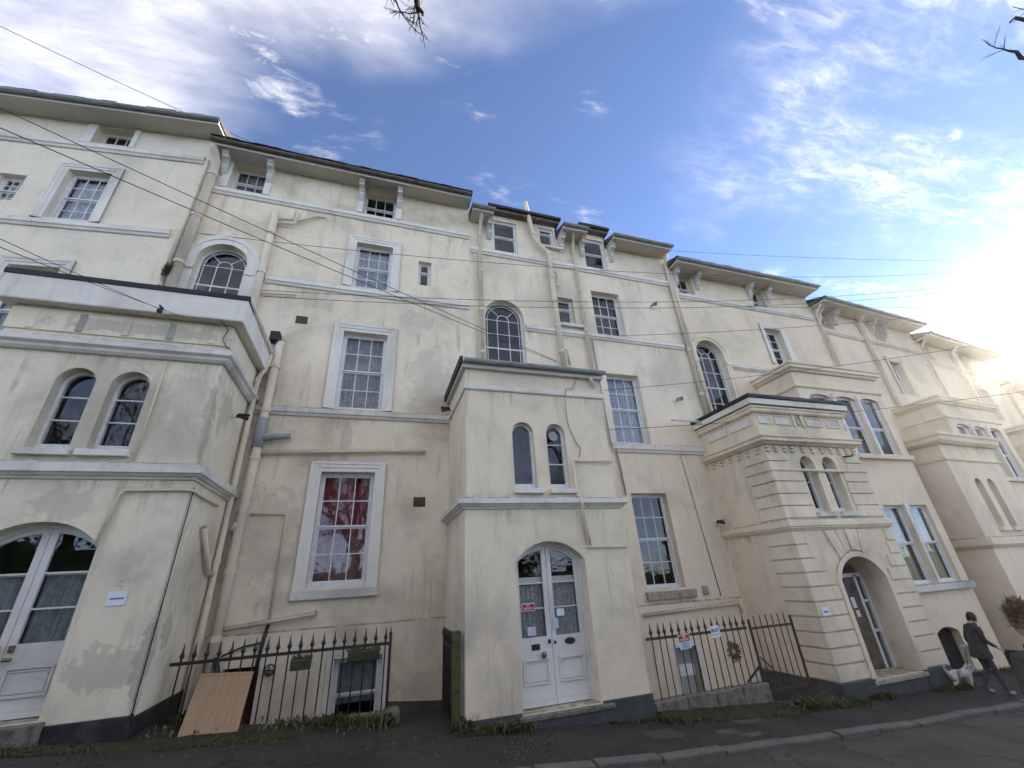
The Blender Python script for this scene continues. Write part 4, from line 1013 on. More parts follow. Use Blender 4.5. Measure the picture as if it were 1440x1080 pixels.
# ---- middle porch
P2 = thing('entrance_porch', 'plain roughcast porch with white double doors, grey gutter and grey painted plinth', 'porch', (1.51, 7.5, 0), (0, 0, 0), group='two-storey entrance porches')
W2 = 3.17
DOOR2 = (.89, 2.24, .07, 2.55, .33)
porch_shell(P2, W2, -.6, 6.08, 3.24, [DOOR2], [(.98, 1.45, 3.51, 4.86, .235), (1.72, 2.15, 3.51, 4.86, .215)], 'roughcast')
for i, (a, b_) in enumerate(((.98, 1.45), (1.72, 2.15))):
    w = lancet(P2, a, b_, 3.51, 4.86, .04, .12, 2 * i); sill(w, a - .03, b_ + .11, 3.41, 3.50, .04, .09, 'white_paint')
    if i:
        q = MB(); q.tube([(1.92, .14, 4.62), (1.92, .175, 4.62)], .10, 16); build(q, 'extractor_vent', 'lamp_glass', w)
around(P2, W2, BAND(3.13, 3.33), 'white_dirty', 'band')
around(P2, W2, [(-.01, 5.51), (.03, 5.51), (.045, 5.53), (.045, 5.62), (-.01, 5.64)], 'white_paint', 'string_course', inset=.04)
around(P2, W2, [(-.01, 5.98), (.07, 5.98), (.08, 6.0), (.08, 6.12), (-.01, 6.12)], 'soffit_white', 'fascia', inset=.03)
pr = [(.085 + .06 + .06 * math.cos(PI + PI * i / 8), 6.13 + .07 * math.sin(PI + PI * i / 8)) for i in range(9)]; pr += [(p[0] * .97 + .004, p[1] + .012) for p in pr[::-1]]
q = MB(); q.sweep([(-.02, .03), (W2 + .08, .03)], pr); build(q, 'gutter', 'gutter_grey', P2)
q = MB(); q.sweep([(.03, 2.0), (.03, -.08)], [(.06, 6.04), (.12, 6.04), (.13, 6.2), (.06, 6.22)]); build(q, 'verge', 'felt_black', P2)
q = MB(); q.box(0, W2, -.02, 2.0, 6.13, 6.17); build(q, 'roof', 'lead', P2)
arched_door(P2, *DOOR2, .26, dict(glass=.97, rails=(1.40, 1.80), panel=(.30, .66), cur=1.80, curmat='net_white', kind='two', rod=.10))
plinth(P2, [(2.26, W2 + .025, -.025, .1, -.6, .09), (W2 - .1, W2 + .024, .1, 2.0, -.6, .09), (2.26, 2.34, .1, .26, -.6, .09), (-.022, .87, -.022, .1, -.6, .10), (-.022, .08, .1, 2.0, -.6, .10)], 'plinth_grey')
q = MB(); q.prism([(.82, -.08), (2.44, -.08), (2.44, .27), (.82, .27)], 'z', -.02, .055); build(q, 'doorstep', 'stone_block', P2, bevel=.02)
q = MB(); q.prism([(.86, -.06), (2.40, -.06), (2.40, .27), (.86, .27)], 'z', -.4, -.02); build(q, 'shadow_riser', 'plinth_grey', P2)  # dark grey here stands for the shadow below the step slab
q = MB(); q.box(.0, .87, -.03, .02, -.5, -.05); build(q, 'doorstep_kerb', 'plinth_grey', P2)
pipe(P2, [(3.13, -.03, 4.07), (2.27, -.0, 4.07), (2.24, -.0, 4.02), (2.24, .0, 3.36), (2.24, -.15, 3.3), (2.26, -.15, 3.14), (2.27, -.05, 3.05), (2.30, -.05, 2.5)], .022, 'pipe_cream', name='conduit')
pipe(P2, [(2.34, -.05, 3.05), (2.37, -.05, 2.45)], .022, 'pipe_cream', name='conduit'); pipe(P2, [(2.30, -.05, 2.42), (3.15, -.04, 2.40)], .016, 'pipe_cream', name='conduit')
pipe(P2, [(2.6, .02, 6.0), (2.45, .02, 5.72), (2.26, -.02, 5.66), (2.22, -.02, 5.45), (2.22, .02, 5.0), (2.26, .02, 4.75), (2.38, .02, 4.45), (2.46, .02, 4.35), (2.4, .02, 4.15)], .010, 'stone_sill', name='cable')
q = MB(); q.tube([(2.88, -.06, 6.0), (2.95, -.03, 5.85), (3.02, .1, 5.75), (2.92, .3, 5.6)], .04, 8); build(q, 'downpipe', 'soffit_white', P2, smooth=True)
q = MB(); q.box(2.30, 2.335, .06, .20, 1.35, 1.75); ip = build(q, 'intercom_panel', 'iron_rust', P2, bevel=.006)
for i in range(6):
    q = MB(); q.box(2.292, 2.301, .10, .16, 1.40 + i * .052, 1.43 + i * .052); build(q, 'button', 'stone_sill', ip)
q = MB(); q.box(2.29, 2.335, .12, .17, 1.80, 1.93); build(q, 'entry_speaker', 'brass', P2, bevel=.006)

# ---- rusticated porch
P4 = thing('entrance_porch', 'rusticated tan porch with round-arched doorway, button mouldings and panelled parapet', 'porch', (8.95, 7.5, 0), (0, 0, 0), group='two-storey entrance porches')
W4 = 3.17
DOOR4 = (.93, 2.36, -.27, 2.0, .52)
WIN4 = ((1.03, 1.51), (1.78, 2.26))
porch_shell(P4, W4, -1.1, 5.6, 2.72, [DOOR4], [(a, b_, 3.0, 4.36, .24) for a, b_ in WIN4], 'stone_tan', step_in=.03, rev=.9)
for (a, b_) in WIN4:
    w = lancet(P4, a, b_, 3.0, 4.36, .03, .20, 1); sill(w, a - .04, b_ + .07, 2.88, 2.99, .03, .10, 'white_dirty')
around(P4, W4, BAND(2.60, 2.84, .10), 'stone_tan', 'band')
around(P4, W4, [(-.01, 4.62), (.06, 4.62), (.10, 4.66), (.16, 4.69), (.16, 4.76), (.19, 4.79), (.19, 4.82), (-.01, 4.86)], 'stone_tan', 'cornice', inset=.03)
around(P4, W4, [(-.01, 4.86), (.04, 4.86), (.04, 5.10), (-.01, 5.12)], 'stone_tan', 'blocking_course', inset=.03)
around(P4, W4, [(-.01, 5.46), (.05, 5.46), (.09, 5.50), (.09, 5.56), (.12, 5.58), (.12, 5.62), (-.01, 5.64)], 'stone_tan', 'cornice', inset=.03)
around(P4, W4, [(-.01, 5.66), (.15, 5.66), (.16, 5.80), (-.01, 5.81)], 'white_paint', 'fascia', inset=.02)
around(P4, W4, [(-.2, 5.81), (.14, 5.81), (.20, 5.825), (.20, 5.90), (-.2, 5.93)], 'felt_black', 'roof_edge', inset=.02)
q = MB(); q.box(.05, W4 - .05, .05, 2.0, 5.84, 5.92); build(q, 'roof', 'felt_black', P4)
pipe(P4, [(-.14, 1.65, 5.80), (-1.05, 1.75, 5.84)], .035, 'white_paint', name='overflow_pipe')
for (a, b_) in ((.10, .55), (.66, 1.22), (1.74, 2.32), (2.46, 2.98)):
    q = MB()
    q.box(a, b_, .0, .029, 5.17, 5.20); q.box(a, b_, .0, .029, 5.40, 5.43); q.box(a, a + .03, .0, .029, 5.20, 5.40); q.box(b_ - .03, b_, .0, .029, 5.20, 5.40); pn = build(q, 'panel_frame', 'stone_tan', P4)
    q = MB(); q.box(a + .03, b_ - .03, .022, .029, 5.20, 5.40); build(q, 'panel', 'white_dirty', pn)
for (a, b_) in ((.2, .85), (.98, 1.7)):
    q = MB(); q.box(.0, .029, a, b_, 5.17, 5.20); q.box(.0, .029, a, b_, 5.40, 5.43); q.box(.0, .029, a, a + .03, 5.20, 5.40); q.box(.0, .029, b_ - .03, b_, 5.20, 5.40); pn = build(q, 'panel_frame', 'stone_tan', P4)
    q = MB(); q.box(.022, .029, a + .03, b_ - .03, 5.20, 5.40); build(q, 'panel', 'white_dirty', pn)
for (a, b_) in ((1.28, 1.36), (1.58, 1.66)):
    q = MB(); q.box(a, b_, -.01, .029, 5.13, 5.46); build(q, 'panel_frame', 'stone_tan', P4, bevel=.01)
q = MB()
ring = [(1.47 + .085 * math.cos(t * PI / 10), .0, 5.30 + .11 * math.sin(t * PI / 10)) for t in range(21)]
q.tube(ring, .018, 8); build(q, 'ring_ornament', 'bare_render', P4, smooth=True)
# button mouldings under the cornice
def button(px_, py_, pz_, side=False):
    q = MB()
    q.lathe([(.0, 0), (.055, 0), (.06, .02), (.045, .045), (.02, .055), (0, .056)], 0, 0, 0, 12)
    if side: q.v = [(px_ - vz, py_ + vx, pz_ + vy * .8) for vx, vy, vz in q.v]
    else: q.v = [(px_ + vx, py_ - vz, pz_ + vy * .8) for vx, vy, vz in q.v]
    build(q, 'button_moulding', 'stone_tan', P4, smooth=True)
for xx in (.10, .38, .66, .90, 1.26, 1.58, 1.92, 2.25, 2.54, 2.82, 3.07): button(xx, .03, 4.56); button(xx, .03, 4.47)
for yy in (.25, .55, .85, 1.15, 1.45, 1.75): button(.03, yy, 4.56, True); button(.03, yy, 4.47, True)
# rustication: every block a piece of its own
jz = [-.24, .05, .33, .61, .89, 1.17, 1.45, 1.73, 2.01, 2.30, 2.58]
ju = [2.86, 3.14, 3.42, 3.71, 3.98, 4.20, 4.40]
f4 = arc_top(*DOOR4[:2], DOOR4[3] + .16, DOOR4[4] + .10)
pr = .035; gp = .012
def block(pts_plan, z0, z1):
    q = MB(); q.prism(pts_plan, 'z', z0 + gp, z1 - gp); build(q, 'stone_block', 'stone_tan', P4, bevel=.012)
sideL = .72
for i in range(len(jz) - 1):
    z0, z1 = jz[i], jz[i + 1]; xr = .80
    if z1 > 1.60:
        xr = max(.34, min(.80, .80 - (z1 - 1.60) * .55))
    block([(-pr, -pr), (xr, -pr), (xr, .004), (.004, .004), (.004, sideL), (-pr, sideL)], z0, z1)
    block([(W4 + pr, -pr), (W4 + pr, sideL), (W4 - .004, sideL), (W4 - .004, .004), (W4 - xr + .10, .004), (W4 - xr + .10, -pr)], z0, z1)
for i in range(len(ju) - 1):
    z0, z1 = ju[i], ju[i + 1]; xr = .94 if i < 4 else .60; s = .03
    block([(s - pr, s - pr), (xr, s - pr), (xr, s + .004), (s + .004, s + .004), (s + .004, sideL), (s - pr, sideL)], z0, z1)
    block([(W4 - s + pr, s - pr), (W4 - s + pr, sideL), (W4 - s - .004, sideL), (W4 - s - .004, s + .004), (2.36 if i < 4 else 2.6, s + .004), (2.36 if i < 4 else 2.6, s - pr)], z0, z1)
around(P4, W4, [(-.01, 3.955), (.05, 3.955), (.065, 3.985), (.05, 4.02), (-.01, 4.02)], 'stone_tan', 'moulding', depth=.75, inset=.03)
# archivolt and voussoirs of the doorway
xc4 = (DOOR4[0] + DOOR4[1]) / 2; hw4 = (DOOR4[1] - DOOR4[0]) / 2
fr4 = arc_top(*DOOR4[:2], DOOR4[3], DOOR4[4]); xs4 = samples(*DOOR4[:2], DOOR4[4])
q = MB(); q.strip([(DOOR4[0] - .05, -.25)] + [(xc4 + (t - xc4) * 1.07, fr4(t) + .05) for t in xs4] + [(DOOR4[1] + .05, -.25)], .11, -.05, .004); build(q, 'archivolt', 'stone_tan', P4)
for (t0, t1, b0, b1) in ((-.33, -.10, -.50, -.14), (-.085, .085, -.12, .12), (.10, .33, .14, .50), (-.66, -.36, -1.0, -.54), (.36, .66, .54, 1.0)):
    za, zb_ = fr4(xc4 + t0 * hw4) + .14, fr4(xc4 + t1 * hw4) + .14
    k = -.075 if abs(t0 + t1) < .01 else -.038
    q = MB(); q.prism([(xc4 + t0 * hw4, za), (xc4 + t1 * hw4, zb_), (xc4 + b1 * hw4, 2.585), (xc4 + b0 * hw4, 2.585)], 'y', k, .004); build(q, 'voussoir', 'stone_tan', P4, bevel=.01)
# door deep inside: dark leaf with white frame and side light
dy = .50
q = MB()
q.box(.90, .97, dy, dy + .08, -.27, 1.62); q.box(2.06, 2.13, dy, dy + .08, -.27, 1.62); q.box(2.31, 2.38, dy, dy + .08, -.27, 1.62); q.box(.97, 2.31, dy, dy + .08, 1.56, 1.64); q.box(2.13, 2.31, dy, dy + .08, .42, .47); q.box(2.13, 2.31, dy, dy + .08, 1.02, 1.07)
df = build(q, 'door_frame', 'sash_white', P4)
for (a, b_) in ((-.27, .42), (.47, 1.02), (1.07, 1.56)): pane(df, 2.13, 2.31, a, b_, dy + .04)
pane_poly(df, [(t, fr4(t)) for t in xs4 if fr4(t) > 1.66] + [(2.3, 1.64), (1.0, 1.64)], dy + .04)
q = MB(); q.box(.97, 2.06, dy + .02, dy + .06, -.25, 1.56)
for a in (.15, .62, 1.08): q.box(1.05, 1.98, dy + .012, dy + .02, a - .012, a + .012)
dr = build(q, 'door', 'gutter_brown', P4)
q = MB(); q.box(1.73, 1.85, dy + .005, dy + .012, .92, 1.14); build(q, 'notice', 'sign_white', dr)
q = MB(); q.box(1.76, 1.87, dy + .005, dy + .012, .74, .87); build(q, 'notice', 'sign_white', dr)
interior(P4, .93, 2.36, -.27, 2.0, .9, 'interior', .6)
q = MB(); q.box(.84, 2.45, -.06, dy, -.37, -.285); build(q, 'doorstep', 'stone_sill', P4, bevel=.015)
q = MB(); q.box(.90, 2.40, -.03, dy, -1.0, -.37); build(q, 'shadow_riser', 'plinth_grey', P4)  # dark colour imitates shade under the thin slab
plinth(P4, [(-.05, .90, -.05, .1, -1.1, -.25), (-.05, .06, .1, 2.0, -1.1, -.25), (2.40, W4 + .05, -.05, .1, -1.1, -.25), (W4 - .06, W4 + .05, .1, 2.0, -1.1, -.25), (2.40, 2.48, .1, .6, -1.1, -.27)], 'plinth_grey')
q = MB(); q.tube([(2.55, -.03, 4.36), (2.75, -.12, 4.36), (2.80, -.12, 4.42)], .022, 8); build(q, 'wire_bracket', 'iron_black', P4, smooth=True)

# ---- farther porches, plainer
def far_porch(label, loc, rotz, dz):
    P = thing('entrance_porch', label, 'porch', loc, (0, 0, 0), rotz, 'two-storey entrance porches')
    w = 3.17; D = (.93, 2.24, -.85 + dz, 1.62 + dz, .42)
    porch_shell(P, w, -2.6, 5.2 + dz, 2.1 + dz, [D], [(a, b_, 2.55 + dz, 3.98 + dz, .2) for a, b_ in ((1.0, 1.42), (1.72, 2.14))], 'stucco_right')
    for a, b_ in ((1.0, 1.42), (1.72, 2.14)):
        l = lancet(P, a, b_, 2.55 + dz, 3.98 + dz, .04, .16, 1); sill(l, a - .04, b_ + .07, 2.44 + dz, 2.54 + dz, .04, .09, 'stucco_right')
    around(P, w, BAND(2.0 + dz, 2.3 + dz, .11), 'stucco_right', 'band')
    around(P, w, [(-.01, 4.5 + dz), (.04, 4.5 + dz), (.05, 4.56 + dz), (-.01, 4.58 + dz)], 'stucco_right', 'moulding', inset=.04)
    around(P, w, [(-.01, 5.0 + dz), (.10, 5.0 + dz), (.18, 5.08 + dz), (.20, 5.2 + dz), (.24, 5.24 + dz), (.24, 5.32 + dz), (-.01, 5.34 + dz)], 'stucco_right', 'cornice', inset=.04)
    q = MB(); q.box(.05, w - .05, .05, 2.0, 5.2 + dz, 5.3 + dz); build(q, 'roof', 'lead', P)
    q = MB(); q.box(D[0], D[1], .32, .38, -.85 + dz, 1.7 + dz); build(q, 'door', 'gutter_brown', P)
    plinth(P, [(-.03, .9, -.03, .1, -2.6, -.45 + dz), (2.27, w + .03, -.03, .1, -2.6, -.45 + dz), (-.03, .08, .1, 2.0, -2.6, -.45 + dz)], 'plinth_grey')
    return P
far_porch('smooth cream porch with slim twin arched windows past the square bay', (16.3, 7.75, 0), 4.0, 0)
p = step((16.3, 7.75, 0), 4.0, 7.1)
far_porch('distant smooth porch second past the square bay', (p[0], p[1] + .1, 0), 6.0, -.5)

# ------------------------------------------------------------------ railings and area walls
def low_wall(name, label, x0, x1, y0, y1, ztop, mat, n, seed):
    P = thing(name, label, 'wall', ((x0 + x1) / 2, (y0 + y1) / 2, gz((x0 + x1) / 2)), ((x0 + x1) / 2, (y0 + y1) / 2, gz((x0 + x1) / 2)))
    rr = random.Random(seed); xs = [x0 + (x1 - x0) * i / n for i in range(n + 1)]
    for i in range(1, n): xs[i] += rr.uniform(-.06, .06)
    q = MB(); q.box(x0 + .01, x1 - .01, y0 + .03, y1 - .03, -1.2, ztop(x1) - .12 if ztop(x1) < ztop(x0) else ztop(x0) - .12); build(q, 'core', mat, P)
    for i in range(n):
        a, b_ = xs[i] + .006, xs[i + 1] - .006; d = rr.uniform(-.02, .02); za, zb_ = ztop(a) + rr.uniform(-.012, .012), ztop(b_) + rr.uniform(-.012, .012)
        q = MB()
        q.v = [(a, y0 + d, gz(a) - .15), (b_, y0 + d, gz(b_) - .15), (b_, y1 + d, gz(b_) - .15), (a, y1 + d, gz(a) - .15), (a, y0 + d + .01, za), (b_, y0 + d + .01, zb_), (b_, y1 + d - .01, zb_), (a, y1 + d - .01, za)]
        q.f = [(0, 3, 2, 1), (4, 5, 6, 7), (0, 1, 5, 4), (1, 2, 6, 5), (2, 3, 7, 6), (3, 0, 4, 7)]
        build(q, 'stone_block', mat, P, bevel=.02)
    return P
def bar_mesh(h, rail, mat, fin=1.0):
    q = MB(); t = .011
    q.tube([(0, 0, -.03), (0, 0, rail + .03)], t, 6)
    q.lathe([(.010, 0), (.022, .015), (.012, .03), (.030, .06), (.034, .075), (.022, .10), (.014, .13), (.008, .19), (.002, .235)], 0, 0, rail + .02, 8)
    return q.data('bar', mat)
def railing(label, pts, zbase, zrail, y, mat, skip=(), end_post=None):
    xm = (pts[0] + pts[-1]) / 2
    P = thing('iron_railing', label, 'railing', (xm, y, zbase(xm)), (xm, y, zbase(xm)))
    q = MB(); q.box(pts[0] - .12, pts[-1] + .06, y - .007, y + .007, zrail - .022, zrail + .022); 
    build(q, 'rail', mat, P)
    cache = {}
    rr = random.Random(len(pts))
    for x in pts:
        h = round(zrail - zbase(x), 2)
        if h not in cache: cache[h] = bar_mesh(h, h, mat)
        link('bar', cache[h], P, (x - xm, 0, zbase(x) - zbase(xm)), (rr.gauss(0, .004), rr.gauss(0, .006), rr.random() * 6))
    if end_post:
        q = MB(); x = end_post; q.tube([(x, y, zbase(x) - .1), (x, y, zrail + .12)], .022, 8); q.lathe([(.022, 0), (.03, .02), (.012, .05), (.004, .12)], x, y, zrail + .12, 8); build(q, 'post', mat, P)
    return P
zb2 = lambda x: .22 if x > -1.6 else .34
low_wall('low_wall', 'dark mossy stone kerb under the railings beside the weathered porch', -2.68, .46, 8.10, 8.34, lambda x: .22 if x > -1.6 else .30, 'stone_block', 5, 2)
nb = 19
railing('black spear-topped railing with hanging troughs in front of the red-curtained house', [-2.52 + i * (2.84 / (nb - 1)) for i in range(nb)], lambda x: .21, 1.12, 8.22, 'iron_black', end_post=.40)
low_wall('low_wall', 'pale stone kerb under the railings beside the roughcast porch', 4.74, 7.25, 7.52, 7.74, lambda x: -.05, 'stone_block', 4, 6)
railing('thin dark railing carrying a red notice in front of the dormered house', [4.95 + i * (2.12 / 14) for i in range(15)], lambda x: -.04, .84, 7.62, 'iron_rust')
# end bracket stone
q = MB(); q.box(.36, .60, 8.02, 8.34, -.3, .26); single(q, 'stone_pier', 'stone_block', 'squat mossy stone block at the end of the black railing', 'stone', bevel=.05)
# gate in line with the thin railing
GT = thing('iron_gate', 'plain barred iron gate between thin railing and rusticated porch', 'gate', (7.22, 7.62, -.4), (7.22, 7.62, -.4))
q = MB(); q.box(7.22, 8.30, 7.612, 7.628, .80, .84); q.box(7.22, 8.30, 7.612, 7.628, -.22, -.18); build(q, 'rail', 'iron_rust', GT)
for i in range(6):
    x = 7.36 + i * .155; q = MB(); q.tube([(x, 7.62, -.24), (x, 7.62, .97), (x, 7.62, 1.03)], .011, 6); build(q, 'bar', 'iron_rust', GT)
q = MB(); q.tube([(8.30, 7.62, -.42), (8.30, 7.62, .98)], .025, 8); build(q, 'post', 'iron_rust', GT)
q = MB(); q.tube([(7.22, 7.62, -.42), (7.22, 7.62, .98)], .025, 8); build(q, 'post', 'iron_rust', GT)
q = MB(); q.tube([(7.25, 7.6, .35), (7.45, 7.56, .15)], .014, 6); q.tube([(7.25, 7.6, .12), (7.5, 7.56, .10)], .014, 6); q.tube([(7.2, 7.62, .2), (6.95, 7.75, -.05)], .02, 6); build(q, 'brace', 'iron_rust', GT)
# open gate against the roughcast porch side
G2 = thing('iron_gate', 'black gate standing open against a green timber post at the roughcast porch', 'gate', (1.38, 7.66, -.05), (1.38, 7.66, -.05))
q = MB(); q.box(1.36, 1.37, 7.75, 8.85, .98, 1.02); q.box(1.36, 1.37, 7.75, 8.85, .05, .09); build(q, 'rail', 'iron_black', G2)
for i in range(9):
    y = 7.80 + i * .125; q = MB(); q.tube([(1.365, y, .02), (1.365, y, 1.12)], .012, 6); q.lathe([(.010, 0), (.03, .05), (.004, .14)], 1.365, y, 1.10, 6); build(q, 'bar', 'iron_black', G2)
q = MB(); q.box(1.33, 1.46, 7.62, 7.75, -.2, 1.25); build(q, 'post', 'timber_old', G2, bevel=.012)

# wooden board leaning on the railing
bd = MB(); bd.box(-.33, .33, -.010, .010, 0, .80); bd.box(-.335, .335, -.015, .015, .765, .803); bd.box(-.322, .322, -.0125, -.0095, .004, .03)
bo = link('wooden_board', bd.data('wooden_board', 'board_wood'), None, (-1.83, 7.62, gz(-1.83) + .03), (R(-43), R(4.5), R(9)))
md = bo.modifiers.new('bevel', 'BEVEL'); md.width = .004
tag(bo, 'light wood-effect cupboard board leaning against the black railing', 'board')
# bulkhead lamps
def bulkhead(x, y, z, label):
    P = thing('bulkhead_lamp', label, 'lamp', (x, y, z), (0, 0, 0))
    q = MB(); q.lathe([(.0, 0), (.085, 0), (.09, .03), (.07, .04)], 0, 0, 0, 14); q.v = [(a, -c, b_) for a, b_, c in q.v]; build(q, 'base', 'iron_black', P, smooth=True)
    q = MB(); q.lathe([(.07, .035), (.066, .07), (.04, .095), (0, .10)], 0, 0, 0, 14); q.v = [(a, -c, b_) for a, b_, c in q.v]; build(q, 'glass_cover', 'lamp_glass', P, smooth=True)
    q = MB(); q.box(-.008, .008, -.108, -.03, -.085, .085); q.box(-.085, .085, -.104, -.03, -.008, .008); build(q, 'guard', 'iron_black', P)
bulkhead(-1.53, 9.455, .78, 'round caged bulkhead lamp on the basement wall behind the black railing')
bulkhead(12.62, 8.19, 1.0, 'round bulkhead lamp on the wall right of the rusticated porch')
# planters
def planter(x, z, w, label, plants):
    P = thing('planter_trough', label, 'planter', (x, 8.16, z), (x, 8.16, z))
    q = MB(); q.prism([(8.06, z), (8.19, z), (8.21, z + .14), (8.03, z + .14)], 'x', x - w, x + w); build(q, 'trough', 'trough', P, bevel=.015)
    rr = random.Random(int(x * 100)); q = MB()
    for i in range(plants):
        a = x + rr.uniform(-w, w); b_ = 8.12 + rr.uniform(-.07, .06); h = rr.uniform(.02, .09); s = rr.uniform(-.05, .05)
        q.poly([(a - .014, b_, z + .13), (a + .014, b_, z + .13), (a + s, b_ + rr.uniform(-.04, .04), z + .13 + h)])
    build(q, 'plants', 'leaf_weed', P, fix=False)['kind'] = 'stuff'
planter(-.90, .90, .14, 'short hanging trough clipped to the black railing', 60)
planter(-.0, .93, .24, 'long hanging trough clipped near the end post of the black railing', 120)
# wreath-like basket on the thin railing
q = MB()
rr = random.Random(8)
for i in range(420):
    a = rr.random() * 2 * PI; r = rr.gauss(.105, .032); x, z = 6.68 + r * math.cos(a), .50 + r * 1.1 * math.sin(a); y = 7.60 + rr.gauss(0, .025)
    t = rr.random() * 2 * PI; l = rr.uniform(.03, .06); q.poly([(x, y, z), (x + l * math.cos(t), y + rr.uniform(-.02, .02), z + l * math.sin(t)), (x + l * .5 * math.cos(t + .6), y - .015, z + l * .5 * math.sin(t + .6))])
q.tube([(6.68 + .09 * math.cos(t * PI / 10), 7.6, .50 + .10 * math.sin(t * PI / 10)) for t in range(21)], .03, 6)
single(q, 'wreath', 'straw', 'round dried wreath tied to the thin dark railing', 'wreath')

# ------------------------------------------------------------------ signs and lettering
def lettering(txt, size, parent, loc, mat, name='lettering', rot=(PI / 2, 0, 0), sx=1.0, bold=0.0):
    cu = bpy.data.curves.new('lettering', 'FONT'); cu.body = txt; cu.size = size; cu.align_x = 'CENTER'; cu.align_y = 'CENTER'; cu.extrude = .0012; cu.offset = bold
    ob = bpy.data.objects.new('lettering_tmp', cu); COL.objects.link(ob)
    dg = bpy.context.evaluated_depsgraph_get(); me = bpy.data.meshes.new_from_object(ob.evaluated_get(dg)); me.name = name
    bpy.data.objects.remove(ob); me.materials.clear(); me.materials.append(MAT[mat])
    o = link(name, me, parent, loc, rot); o.scale = (sx, 1, 1)
    return o
def plate(name, label, cat, x0, x1, y, z0, z1, mat, tilt=0.0):
    P = thing(name, label, cat, ((x0 + x1) / 2, y, z0), (0, 0, 0)); P.rotation_euler = (0, R(tilt), 0)
    w = (x1 - x0) / 2
    q = MB(); q.box(-w, w, 0, .006, 0, z1 - z0); build(q, 'plate', mat, P, bevel=.002)
    return P
s1 = plate('house_sign', 'small white plate with one dark line of lettering on the weathered porch', 'sign', -3.31, -3.10, 7.49, 1.93, 2.10, 'sign_white')
rr = random.Random(4)
q = MB(); x = -.085
while x < .08:
    wv = rr.uniform(.008, .016)
    if rr.random() > .12: q.box(x, x + wv, -.002, 0.0, .075, .075 + rr.uniform(.018, .026))
    x += wv + .005
build(q, 'lettering', 'sign_blue', s1)
s2 = plate('door_sign', 'red NO PARKING notice behind the left door pane of the roughcast porch', 'sign', 2.55, 2.79, 7.745, 1.44, 1.56, 'sign_white')
q = MB(); q.box(-.110, .110, -.003, 0, .012, .108); build(q, 'field', 'sign_red', s2)
lettering('NO', .04, s2, (0, -.005, .085), 'sign_white', bold=.001); lettering('PARKING', .040, s2, (0, -.005, .042), 'sign_white', bold=.001)
def paper(x0, x1, z0, z1, mat, label):
    q = MB(); q.box(x0, x1, 7.738, 7.742, z0, z1); single(q, 'paper_notice', mat, label, 'notice')
paper(2.63, 2.78, 1.07, 1.20, 'paper_lilac', 'small lilac paper low in the left door pane of the roughcast porch')
paper(3.20, 3.34, 1.33, 1.44, 'sign_white', 'small white paper in the right door pane of the roughcast porch')
paper(3.11, 3.21, 1.14, 1.30, 'paper_blue', 'narrow pale blue paper under a white one in the right door pane')
s3 = plate('railing_sign', 'red and white NO PARKING board tied to the thin railing', 'sign', 5.42, 5.82, 7.57, .63, .96, 'sign_white', -4)
s3.scale = (.64, 1, .70)
q = MB(); q.box(-.185, .185, -.003, 0, .17, .315); build(q, 'field', 'sign_red', s3)
lettering('NO', .07, s3, (0, -.006, .278), 'sign_white', bold=.002); lettering('PARKING', .07, s3, (0, -.006, .212), 'sign_white', bold=.001)
q = MB(); q.box(-.15, .17, -.003, 0, .012, .165); build(q, 'lower_field', 'paper_blue', s3)
q = MB()
for i in range(4): q.box(-.12, .12 - .03 * (i % 2), -.005, -.003, .035 + i * .032, .043 + i * .032)
build(q, 'print_lines', 'sign_blue', s3)
s4 = plate('flat_sign', 'white FLAT plate on the thin dark railing', 'sign', 6.215, 6.465, 7.57, .75, .98, 'sign_white', -3)
s4.scale = (.82, 1, .84)
lettering('FLAT', .095, s4, (0, -.004, .14), 'sign_blue', bold=.003)
q = MB(); q.box(-.10, .10, -.003, 0, .055, .066); build(q, 'print_line', 'sign_blue', s4)
s5 = plate('house_sign', 'small white plate on the corner blocks of the rusticated porch', 'sign', 9.02, 9.24, 7.455, .91, 1.07, 'sign_white')
q = MB()
x = -.07
while x < .06: 
    wv = rr.uniform(.008, .014); q.box(x, x + wv, -.002, 0, .06, .085); x += wv + .004
build(q, 'lettering', 'sign_blue', s5)

# ------------------------------------------------------------------ cameras and small fixings
def cctv(x, y, z, rotz, label, mat='iron_black'):
    P = thing('security_camera', label, 'camera', (x, y, z), (0, 0, 0), rotz)
    q = MB(); q.tube([(0, 0, 0), (0, -.05, 0)], .04, 10); build(q, 'mount', 'sign_white', P, smooth=True)
    q = MB(); q.tube([(0, -.05, .0), (0, -.10, .01), (0, -.24, -.04)], .038, 10); q.box(-.045, .045, -.27, -.08, .02, .045); build(q, 'body', mat, P)
    q = MB(); q.tube([(0, -.24, -.04), (0, -.25, -.043)], .03, 10); build(q, 'lens', 'felt_black', P)
cctv(-2.72, 8.55, 5.05, 90, 'small black security camera on the side of the weathered porch')
cctv(8.38, 9.47, 6.56, 20, 'small security camera high on the dormered house beside the arched window', 'gutter_grey')
cctv(8.72, 9.47, 3.03, 20, 'small dark security camera low on the dormered house near the rusticated porch')
cctv(8.28, 9.47, 10.0, 25, 'small floodlight camera under the attic string course of the dormered house', 'gutter_grey')
cctv(1.52, 8.9, 5.6, -90, 'dark lamp fitting on the side of the roughcast porch')
# cable hook on fascia of the weathered porch
q = MB(); q.tube([(-3.78, 7.34, 6.5), (-3.78, 7.24, 6.5), (-3.74, 7.22, 6.44)], .02, 8); q.lathe([(.03, 0), (.045, .03), (.03, .07)], -3.76, 7.24, 6.36, 10)
single(q, 'cable_hook', 'iron_black', 'dark cable hook on the white fascia of the weathered porch', 'hook')

